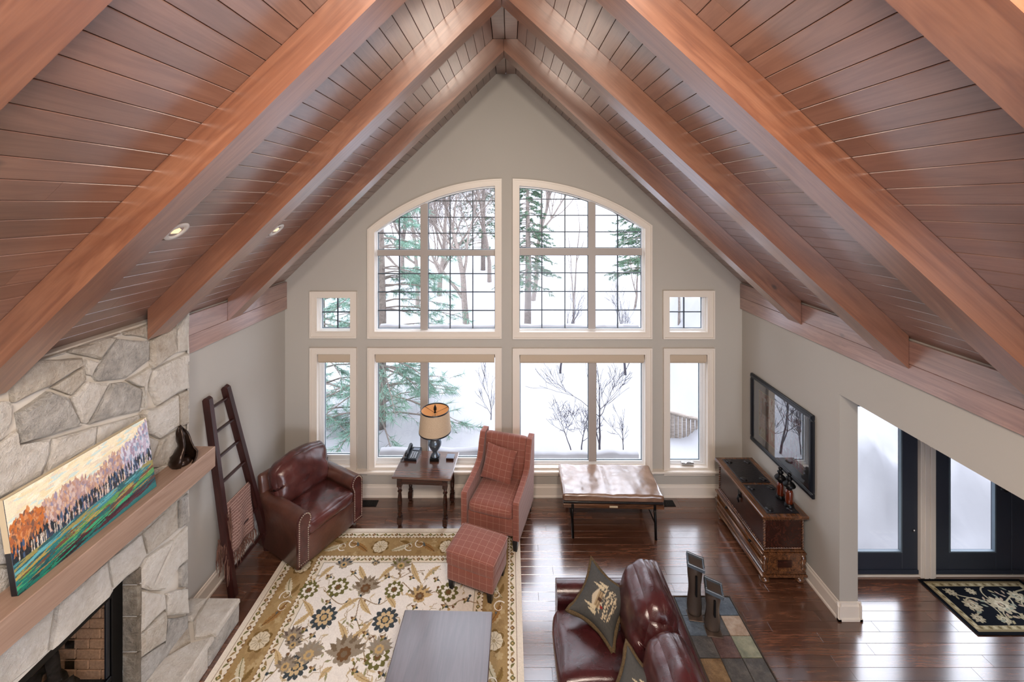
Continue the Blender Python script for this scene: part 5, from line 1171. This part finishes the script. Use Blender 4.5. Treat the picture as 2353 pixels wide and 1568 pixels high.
MB().add([(FW, FW, .024), (cw - FW, FW, .024), (cw - FW, cz - FW, .024), (FW, cz - FW, .024)], [(0, 1, 2, 3)]).build('glazing', 'picture_glass', pic, False, Tpic)

# ================================================================== SOFA
sofa = thing('leather_sofa', 'dark maroon leather sofa seen from above at the bottom edge', 'sofa', (.88, -2.9, 0))
def sb(mb, name, mat='sofa_leather'): return W2L(mb, sofa).build(name, mat, sofa)
SX0, SX1, SYa, SYb = .42, 1.36, -1.86, -4.0
sb(MB().rbox(((SX0 + SX1) / 2 + .02, (SYa + SYb) / 2, .22), ((SX1 - SX0) / 2 - .04, (SYa - SYb) / 2 - .05, .16), .03, 6), 'base')
def sofa_arm(yc, s_):
    P = arm_profile(.17, .635, .095, .06, 16, s_); mb = MB().prism([(x, z) for x, z in P], SX0, SX1 - .06, 'x', smooth=True, T=Matrix.Translation((0, yc, 0))); o = recalc(sb(mb, 'arm'))
    bv = o.modifiers.new('bevel', 'BEVEL'); bv.width = .02; bv.segments = 3; bv.limit_method = 'ANGLE'; bv.angle_limit = 1.0
sofa_arm(-1.96, 1); sofa_arm(-3.90, -1)
Tb = Matrix.Translation((1.285, (SYa + SYb) / 2, .47)) @ Matrix.Rotation(math.radians(7), 4, 'Y')
sb(MB().rbox((0, 0, 0), (.055, (SYa - SYb) / 2 - .02, .31), .045, 10, T=Tb), 'back_frame')
ysn = [-2.06, -2.665, -3.27, -3.80]
for a, b in zip(ysn[:-1], ysn[1:]):
    c_ = (a + b) / 2; hl = (a - b) / 2 - .006
    sb(MB().rbox((.72, c_, .425), (.345, hl, .085), .06, 16, (.02, .004, .03), wr(.009, 6, c_)), 'seat_cushion')
    def bf(w, p, c_=c_):
        q = w.copy(); a_ = noise.noise(Vector((w.x * 4, w.y * 5, w.z * 4 + c_))) * .012 + noise.noise(Vector((w.x * 9, w.y * 26 + w.x * 12, w.z * 10 + c_))) * .006
        q.z -= .05 * abs(p.y) ** 3 * (1 if p.z > 0 else 0)
        seam = math.exp(-((w.x) / .012) ** 2) * (1 if p.z > 0 else 0); q.z -= .008 * seam
        return q + p.normalized() * a_
    Tc = Matrix.Translation((1.10, c_, .735)) @ Matrix.Rotation(math.radians(12), 4, 'Y')
    sb(MB().rbox((0, 0, 0), (.14, hl + .004, .275), .125, 30, (.05, .012, .035), bf, Tc), 'back_cushion')
for x in (SX0 + .08, SX1 - .1):
    for y in (-1.98, -3.9): sb(MB().lathe([(.03, 0), (.036, .07)], (x, y, 0), 4, smooth=False), 'foot', 'dark_leg_wood')

def tapestry(u, v_, sd):
    base = np.array([lin(q) for q in (76, 76, 74)]); k = lambda *c: np.array([lin(q) for q in c])
    if sd < 0: return base * .8
    n1 = noise.noise(Vector((u * 5, v_ * 5, 2))); n2 = noise.noise(Vector((u * 16, v_ * 16, 5)))
    col = base * (1 + .15 * n2)
    x, y = u, v_
    if y < -.04 and y > -.72 and abs(x + .05) < .55 * (1 - (abs(y + .35) / .5) ** 2) and n2 > -.12 and math.sin(y * 40 + n1 * 4) > -.3: col = k(196, 182, 154)
    if -.38 < x < .18 and -.08 < y < .12: col = k(156, 138, 108) if (y * 24) % 2 < 1.3 else k(110, 92, 70)
    if -.12 < x < -.02 and -.08 < y < .06: col = k(72, 52, 40)
    if -.46 < x < .26 and .12 < y < .34 - .5 * abs(x + .1): col = k(184, 172, 150)
    for tx, ty, th in ((.32, -.02, .55), (.47, -.1, .42), (-.44, .02, .62), (-.58, -.05, .4)):
        if ty < y < ty + th:
            w_ = .11 * (1 - (y - ty) / th) * (.6 + .5 * ((y * 14) % 1)); 
            if abs(x - tx) < w_: col = k(190, 178, 150)
    if -.30 < x < -.22 and -.2 < y < -.1: col = k(130, 40, 36)
    return col
def tap_pillow(c, xax, yax, label):
    c = Vector(c); x = Vector(xax).normalized(); y = Vector(yax); y = (y - x * y.dot(x)).normalized(); z = x.cross(y)
    o = thing('tapestry_pillow', label, 'pillow', c, 0, 'tapestry pillows on the sofa')
    T = basis((0, 0, 0), x, y, z); pillow(o, .212, .115, T, 'tapestry', 'cover', tapestry, .24, .008)
    mb = MB(); P = []
    for e in range(4):
        for i in range(12):
            q = -1 + 2 * i / 12; u, v_ = ((q, -1), (1, q), (-q, 1), (-1, -q))[e]
            P.append((u * .212 * (1 - .24 * (1 - v_ ** 2) * abs(u)), v_ * .212 * (1 - .24 * (1 - u ** 2) * abs(v_)), 0))
    P.append(P[0]); mb.tube(P, [.018 + .005 * rnd.random() for _ in P], 7, cap=False); mb.build('fur_trim', 'fur_trim', o, False, T)
# corners: left/near the front, right/near the back
tap_pillow((.775, -2.215, .685), (.26, .26, .22), (-.26, .26, .10), 'grey tapestry pillow with a woven cabin scene, in the far corner of the sofa')
tap_pillow((.88, -2.93, .68), (.26, .24, .20), (-.26, .26, .12), 'grey tapestry pillow at the very bottom edge, nearer the camera on the sofa')

# ================================================================== SLATE CONSOLE TABLE + CANDLE HOLDERS
TZ = .70
con = thing('slate_console_table', 'narrow console table with multicoloured slate tile top behind the sofa', 'table', (1.64, -2.19, 0))
def cbld(mb, name, mat, par=None): return W2L(mb, con).build(name, mat, par or con)
tx0, tl = 1.402, .157; nrow = 9
topo = cbld(MB().cbox(tx0 - .004, tx0 + 3 * tl + .004, -2.186 - nrow * tl, -2.182, TZ - .04, TZ - .006, .004), 'top_board', 'grout')
SLT = ['slate_blue', 'slate_grey', 'slate_blue', 'slate_blue', 'slate_grey', 'slate_tan', 'slate_grey', 'slate_plum', 'slate_green', 'slate_rust', 'slate_grey', 'slate_grey', 'slate_plum', 'slate_rust', 'slate_blue', 'slate_green', 'slate_grey', 'slate_plum']
for r in range(nrow):
    for c_ in range(3):
        ya_ = -2.186 - r * tl
        cbld(MB().cbox(tx0 + c_ * tl + .0025, tx0 + (c_ + 1) * tl - .0025, ya_ - tl + .0025, ya_ - .0025, TZ - .008, TZ + rnd.uniform(0, .002), .002), 'tile', SLT[(r * 3 + c_) % len(SLT)])
for a in ((tx0 - .014, tx0 - .004, -2.196 - nrow * tl, -2.172), (tx0 + 3 * tl + .004, tx0 + 3 * tl + .014, -2.196 - nrow * tl, -2.172), (tx0 - .004, tx0 + 3 * tl + .004, -2.182, -2.172), (tx0 - .004, tx0 + 3 * tl + .004, -2.196 - nrow * tl, -2.186 - nrow * tl)): cbld(MB().cbox(a[0], a[1], a[2], a[3], TZ - .045, TZ + .002, .002), 'edge_band', 'iron')
for x in (tx0 + .02, tx0 + 3 * tl - .02):
    for y in (-2.21, -2.16 - nrow * tl): cbld(MB().cbox(x - .015, x + .015, y - .015, y + .015, 0, TZ - .04, .003), 'leg', 'iron')
def candle(loc, H, rz, label):
    o = thing('candle_holder', label, 'candle holder', loc, rz, 'iron candle holders'); mb = MB(); n = 16; rows = []
    for i in range(n + 1):
        u = i / n; z = H * u; cy = .008 * math.sin(u * 5.5 + .4); hw = .052 + .005 * math.sin(u * 9)
        rows.append([(-hw, cy + .012, z), (-hw * .6, cy - .010, z), (0, cy - .016, z), (hw * .6, cy - .010, z), (hw, cy + .012, z), (hw, cy + .026, z), (0, cy + .0, z + 0), (-hw, cy + .026, z)])
    v = [p for r_ in rows for p in r_]; k = 8; fs = [(i * k + j, i * k + (j + 1) % k, (i + 1) * k + (j + 1) % k, (i + 1) * k + j) for i in range(n) for j in range(k)] + [tuple(range(k))[::-1], tuple(n * k + j for j in range(k))]
    recalc(mb.add(v, fs, True).build('stem', 'iron', o))
    MB().prism([(-.006, H * .45), (.006, H * .45), (.007, H * .84), (-.007, H * .84)], -.036, .0, 'y').build('slit', 'black_metal', o)
    Tt = Matrix.Translation((0, .005, H + .004)) @ Matrix.Rotation(math.radians(-12), 4, 'Z') @ Matrix.Rotation(math.radians(10), 4, 'Y')
    fr_ = MB()
    for a in ((-.066, .066, -.066, -.052), (-.066, .066, .052, .066), (-.066, -.052, -.052, .052), (.052, .066, -.052, .052)): fr_.cbox(a[0], a[1], a[2], a[3], 0, .03, .003)
    fr_.build('tray_rim', 'pewter', o, False, Tt); MB().box(-.052, .052, -.052, .052, .002, .010).build('tray', 'iron', o, False, Tt)
    MB().cbox(-.06, .06, -.045, .045, 0, .006, .002).build('base', 'iron', o)
candle((1.507, -2.354, TZ + .003), .42, math.radians(-8), 'tall hammered iron candle holder with square tray on the slate table'); candle((1.595, -2.475, TZ + .003), .325, math.radians(-8), 'short hammered iron candle holder with square tray on the slate table')

# ================================================================== ENTRY MAT
mat = thing('entry_mat', 'black floral entry mat with cream border before the glass doors', 'mat', (4.40, -1.262, 0)); MW, ML = 1.10, .575
cv = Canvas(MW, ML, 330, 172, (14, 17, 24)); CRM = (176, 166, 140)
cv.rect(.04, MW - .04, .03, ML - .03, (150, 136, 104)); cv.rect(.052, MW - .052, .042, ML - .042, (96, 84, 64)); cv.rect(.056, MW - .056, .046, ML - .046, (168, 156, 124)); cv.rect(.10, MW - .10, .085, ML - .085, (16, 20, 28))
k = 0
for x in np.arange(.06, MW - .06, .045):
    for y in (.066, ML - .066): cv.flower(x, y, .017, 5, (120, 108, 80) if k % 2 else (190, 180, 150), .3)
    k += 1
for y in np.arange(.08, ML - .08, .04):
    for x in (.078, MW - .078): cv.flower(x, y, .016, 5, (120, 108, 80) if k % 2 else (190, 180, 150), .3)
    k += 1
def mv(P, w=.012): 
    cv.stroke(P, w, CRM)
def arc(cx, cy, r, a0, a1): return [(cx + r * math.cos(a), cy + r * math.sin(a)) for a in np.linspace(a0, a1, 18)]
mv(arc(.62, .20, .11, .2, 4.6)); mv(arc(.34, .33, .12, 3.0, 6.9)); mv([(.15, .12), (.26, .19), (.36, .22), (.50, .27), (.55, .29)]); mv([(.55, .30), (.48, .38), (.46, .45), (.40, .48)]); mv([(.60, .33), (.68, .42), (.82, .46), (.98, .44)]); mv([(.62, .27), (.76, .2), (.9, .14), (1.0, .12)]); mv(arc(.86, .33, .09, 2, 6.5)); mv([(.13, .45), (.22, .38), (.30, .34)])
for x, y, R in ((.565, .29, .115), (.27, .29, .085), (.84, .2, .085), (.90, .40, .07), (.42, .43, .06), (.20, .15, .055), (.42, .14, .05), (.66, .43, .055), (.18, .42, .06)):
    cv.flower(x, y, R, 9, (170, 160, 136), .35, .3, .8); cv.flower(x, y, R * .55, 7, (196, 188, 164), .3, 0, .8); cv.flower(x, y, R * .28, 6, (90, 84, 76), .2, 0, .8); cv.flower(x, y, R * .14, 5, (190, 180, 150), .2)
for _ in range(46):
    x, y, a = .13 + g.random() * (MW - .26), .11 + g.random() * (ML - .22), g.random() * 6.28; cv.leaf(x, y, x + .06 * math.cos(a), y + .045 * math.sin(a), .024, [(160, 150, 120), (140, 146, 130), (170, 150, 130)][int(g.random() * 3)], 1)
cv.noise(.08, 1, 3); cv.hgt[:] = .0095
cv.grid('woven_face', basis((0, 0, 0), (1, 0, 0), (0, -1, 0), (0, 0, 1)), 'woven_rug', mat); MB().cbox(0, MW, -ML, 0, 0, .009, .003).build('backing', 'black_paint', mat)

# ================================================================== FLOOR VENTS
def vent(loc, label):
    o = thing('floor_register', label, 'vent', loc, 0, 'floor registers'); MB().cbox(-.13, .13, -.06, .06, 0, .005, .002).build('plate', 'black_metal', o)
    for k in range(9): MB().box(-.11 + k * .0245, -.10 + k * .0245, -.045, .045, .005, .008).build('slat', 'black_metal', o)
vent((2.10, -.13, 0), 'black floor vent beside the leather bench'); vent((-1.93, -.13, 0), 'black floor vent between the leather armchair and end table')
# ================================================================== OUTSIDE: SNOW, TREES, FENCE
def ground_z(x, y):
    h = -0.35 + 0.02 * max(0, y) + 0.18 * noise.noise(Vector((x * .16, y * .16, 1))) + 0.05 * noise.noise(Vector((x * .6, y * .6, 2)))
    h += 0.0026 * max(0, y - 8) ** 2 * (1 if y < 60 else 1)
    if x > 3.3:
        k = min(1, (x - 3.3) / 1.6); h += k * (2.1 * (1 - math.exp(-max(0, y + 0.75) * .75)) + 0.35 * noise.noise(Vector((x * 1.3, y * 1.3, 4))) + .2 * noise.noise(Vector((x * 3.3, y * 3.3, 7)))) * (1 if y < 6 else math.exp(-(y - 6) * .2))
    return h
gv, gf = [], []; xs = list(np.linspace(-40, -6, 18)) + list(np.linspace(-5.6, 9.4, 120)) + list(np.linspace(10, 44, 18)); ys_ = list(np.linspace(-1.0, 8, 60)) + list(np.linspace(8.4, 30, 40)) + list(np.linspace(31, 60, 20))
for y in ys_:
    for x in xs: gv.append((x, y if not (-3.3 < x < 3.42) else max(y, 0.2), ground_z(x, y)))
nx = len(xs); gf = [(j * nx + i, j * nx + i + 1, (j + 1) * nx + i + 1, (j + 1) * nx + i) for j in range(len(ys_) - 1) for i in range(nx - 1)]
struct(MB().add(gv, gf, True).build('snow_ground', 'snow'))

for n_, (xa, xb, z_, wh) in enumerate(((PX(862), PX(1142), PZ(1050, .2), 'outside the wide window behind the lamp'), (PX(1190), PX(1478), PZ(1057, .2), 'outside the wide window behind the bench'), (PX(862), PX(1142), PZ(758, .2), 'outside the left arched window'), (PX(1190), PX(1478), PZ(757, .2), 'outside the right arched window'))):
    mb = MB(); n = 40; v = []  # snow strip stands in for the bluish hill band at the pane foot
    for i in range(n + 1):
        x = xa + (xb - xa) * i / n; h = .10 + .04 * noise.noise(Vector((x * 3.1, n_ * 5, 0))) + .012 * noise.noise(Vector((x * 11, n_ * 5, 0)))
        if n_ > 1: h *= .62
        v += [(x, .18, z_), (x, .19, z_ + h * .8), (x, .25, z_ + h), (x, .32, z_ + h * .7), (x, .34, z_ - .03)]
    mb.add(v, [(i * 5 + j, (i + 1) * 5 + j, (i + 1) * 5 + j + 1, i * 5 + j + 1) for i in range(n) for j in range(4)], True)
    tag(mb.build('hill_strip', 'snow'), 'low snow strip standing in for distant hills ' + wh, 'snow', 'hill strips outside the windows')

def grow(mb, p, d, L, r, depth, R_, spread=.6, up=.15, segs=4, sides=4, kids=(2, 3), minr=.003):
    P = [p]; rad = [r]; dd = d.normalized()
    for i in range(segs):
        dd = (dd + Vector((R_.uniform(-1, 1), R_.uniform(-1, 1), R_.uniform(-1, 1))) * .16 + Vector((0, 0, up * .2))).normalized(); P.append(P[-1] + dd * (L / segs)); rad.append(max(minr, r * (1 - .45 * (i + 1) / segs)))
    mb.tube(P, rad, sides if depth > 1 else 3, cap=False)
    if depth <= 0: return
    for k in range(R_.randint(*kids)):
        i = R_.randint(1, segs); ax = Vector((R_.uniform(-1, 1), R_.uniform(-1, 1), R_.uniform(-.3, 1))).normalized()
        nd = (dd + ax * spread * R_.uniform(.6, 1.5)).normalized(); grow(mb, P[i], nd, L * R_.uniform(.55, .8), rad[i] * .6, depth - 1, R_, spread, up, segs, sides, kids, minr)
    grow(mb, P[-1], dd, L * .7, rad[-1], depth - 1, R_, spread, up, segs, sides, kids, minr)
def bare_tree(px, Y, H, r, seed, label, depth=5, kids=(2, 3), mat='bark', lean=0.0, spread=.65, name='bare_tree', grp='bare trees outside', segs=4, up=.15, minr=.004):
    R_ = random.Random(seed); x = PX(px, Y); z = ground_z(x, Y) - .03; mb = MB()
    grow(mb, Vector((0, 0, 0)), Vector((lean, 0, 1)), H * .36, r, depth, R_, spread, up, segs, 5, kids, minr)
    o = mb.build(name, mat); o.location = (x, Y, z); return tag(o, label, 'tree' if H > 2.2 else 'shrub', grp)
bare_tree(1072, 9.0, 9.5, .13, 3, 'bare grey tree with a thick trunk behind the left arched window', 5, (3, 4), minr=.007)
bare_tree(1010, 13, 11, .13, 5, 'slim bare tree left of the thick trunk, seen through the left arched window', 5, (3, 4), minr=.007)
bare_tree(925, 16, 12, .15, 9, 'bare tree farthest left behind the pine', 5, (3, 4), minr=.007)
bare_tree(1125, 15, 11, .12, 12, 'bare tree just left of the post between the arched windows', 5, (3, 4), minr=.007)
bare_tree(1225, 12, 11, .11, 15, 'bare tree seen through the left part of the right arched window', 5, (3, 4), minr=.007)
bare_tree(960, 11, 10, .10, 61, 'slender bare tree behind the mullion of the left arched window', 5, (3, 4), minr=.007)
bare_tree(1318, 8.5, 5.5, .045, 21, 'thin bare sapling in the middle of the right arched window', 4, (1, 2), spread=.35, lean=.12)
bare_tree(1458, 8.0, 5.0, .04, 23, 'thin bare sapling at the right edge of the right arched window', 4, (1, 2), spread=.4, lean=.1)
bare_tree(1560, 4.8, 5.5, .035, 27, 'slim bare trunk at the left side of the small right window', 5, (2, 3))
bare_tree(1598, 5.4, 7, .065, 29, 'thicker grey trunk at the right side of the small right window', 5, (2, 3))
# saplings whose feet show in the lower right window
def at_ground(px, py):
    Y = 1.0
    for _ in range(60):
        x = PX(px, Y); Y += (PZ(py, Y) - ground_z(x, Y)) * .5
        Y = max(.5, min(40, Y))
    return Y
for px, py, H, r, sd, lab, dp, sp in ((1378, 1042, 2.1, .022, 31, 'bare branching sapling outside the right half of the wide window', 4, .75), (1335, 1046, 1.0, .014, 33, 'low twiggy shrub in the snow behind the bench', 4, 1.3), (1318, 1046, 1.0, .013, 36, 'low spreading twiggy shrub left of the bare sapling', 4, 1.4), (1432, 1046, 1.1, .011, 39, 'small thin sapling at the right edge of the wide window', 3, .7),
                                       (1287, 858, 2.6, .03, 41, 'dark slim trunk rising at the top left of the wide right window', 4, .5), (1437, 862, 2.6, .035, 43, 'dark slim trunk rising at the top right of the wide right window', 4, .5), (1128, 965, 1.4, .010, 47, 'fine pale twig standing right of the lamp', 3, .5)):
    bare_tree(px, at_ground(px, py), H, r, sd, lab, dp, (2, 3), 'dark_twig', .1 if sd in (31, 33, 39) else (-.5 if sd == 36 else .1), sp, 'bare_sapling', 'bare saplings in the snow', 4, .25, .003)

def conifer(px, Y, z0, z1_, rmax, seed, label, name, mat, n_br, clump, droop, needle, wide=.010, az=None, shape=1.0, tr=.10, nn=26):
    R_ = random.Random(seed); x = PX(px, Y); zb = ground_z(x, Y) - .05; o = thing(name, label, 'tree', (x, Y, zb), 0, 'evergreens outside')
    H = z1_ - zb; MB().tube([(0, 0, 0), (.03, 0, H * .4), (0, .03, H * .8), (0, 0, H)], [tr, tr * .8, tr * .4, .012], 8).build('trunk', 'bark', o)
    br, fo = MB(), MB()
    for b in range(n_br):
        u = (b + R_.random()) / n_br; zz = (z0 - zb) + (z1_ - z0) * u; a = R_.uniform(*az) if az else R_.uniform(0, 6.283); L = rmax * ((1 - u) ** shape * .85 + .15) * R_.uniform(.7, 1.1)
        P = [Vector((0, 0, zz)) + Vector((math.cos(a) * L * k / 5, math.sin(a) * L * k / 5, (.10 * k / 5 - droop * (k / 5) ** 2) * L + R_.uniform(-.02, .02))) for k in range(6)]
        br.tube(P, [.022, .018, .014, .010, .007, .003], 4, cap=False)
        for c in range(clump):
            k = .25 + .75 * (c + R_.random()) / clump; i = min(4, int(k * 5)); q = P[i].lerp(P[i + 1], k * 5 - i); side = Vector((-math.sin(a), math.cos(a), 0)) * R_.choice((-1, 1))
            dirn = (Vector((math.cos(a), math.sin(a), 0)) * .8 + side * R_.uniform(.2, 1.2) + Vector((0, 0, R_.uniform(-.5, .25) - droop * .5))).normalized(); Lb = L * .28 * R_.uniform(.5, 1.2) * (1.15 - k * .4)
            e = q + dirn * Lb; br.tube([q, e], [.005, .002], 3, cap=False)
            for m in range(nn):
                t_ = R_.random(); s_ = q.lerp(e, .2 + .8 * t_); nd = (dirn * .9 + Vector((R_.uniform(-1, 1), R_.uniform(-1, 1), R_.uniform(-1, .7)))).normalized() * needle * R_.uniform(.7, 1.2)
                w_ = nd.cross(Vector((R_.uniform(-1, 1), R_.uniform(-1, 1), R_.uniform(-1, 1)))).normalized() * wide * .5
                fo.add([s_ + w_, s_ - w_, s_ + nd], [(0, 1, 2)])
    br.build('branches', 'bark', o); tag(fo.build('needles', mat, o), kind='stuff')
conifer(874, 2.3, -.2, 5.2, 1.75, 51, 'large soft-needled pine filling the left windows', 'pine_tree', 'pine_needle', 105, 11, .25, .17, .0095, None, .35, .11, 30)
conifer(735, 2.6, -.2, 4.6, 1.5, 52, 'pine at the far left, behind the narrow left windows', 'pine_tree', 'pine_needle', 66, 10, .25, .17, .010, None, .4, .10, 26)
conifer(1212, 7.5, 1.5, 5.6, 1.1, 53, 'dark spruce just right of the post between the arched windows', 'spruce_tree', 'hemlock_needle', 110, 11, .35, .10, .013, None, .8, .12, 26)
conifer(1110, 18, 1.5, 10, 2.2, 57, 'distant dark spruce behind the bare trees', 'spruce_tree', 'hemlock_needle', 110, 10, .35, .18, .022, None, .8, .14, 20)
conifer(1511, 4.5, 2.3, 4.4, 1.25, 54, 'hemlock whose boughs reach into the right arched window', 'hemlock_tree', 'hemlock_needle', 40, 11, .22, .085, .013, (2.3, 4.0), .3, .12, 30)
conifer(1640, 7.0, 1.0, 6, 1.1, 58, 'evergreen behind the small right window', 'spruce_tree', 'hemlock_needle', 40, 7, .35, .12, .016, None, .7, .12, 18)

# weathered board fence with snow, outside the narrow right window
fe = thing('board_fence', 'curved weathered board fence half buried in snow', 'fence', (3.25, 2.0, 0))
for k in range(13):
    x = 2.78 + k * .07; y = 2.0 + .08 * math.sin(k * .35); zt = .17 - .012 * k - .05 * math.sin(k * .25)
    W2L(MB().cbox(x, x + .058, y, y + .03, -.6, zt, .004), fe).build('board', 'grey_timber', fe)
cap = MB().tube([(2.75 + k * .155, 2.02 + .08 * math.sin(k * .78), .20 - .026 * k - .05 * math.sin(k * .55)) for k in range(7)], .035, 8); W2L(cap, fe).build('top_rail', 'grey_timber', fe)
sh_ = thing('snow_shovel', 'red plastic snow shovel standing in the snow outside the left glass door', 'shovel', (4.135, -.62, -.2), math.radians(12))
bl_ = MB(); v = []
for j in range(7):
    for i in range(9):
        a = -1 + 2 * i / 8; v.append((a * .20, -.05 * (1 - a * a) + .04 * (j / 6) ** 2, .04 + .12 * j / 6))
bl_.add(v, [(j * 9 + i, j * 9 + i + 1, (j + 1) * 9 + i + 1, (j + 1) * 9 + i) for j in range(6) for i in range(8)], True); so = bl_.build('scoop', 'red_plastic', sh_); m_ = so.modifiers.new('solid', 'SOLIDIFY'); m_.thickness = .008
MB().tube([(0, -.02, .1), (0, .03, .3)], .013, 8).build('handle', 'grey_timber', sh_)
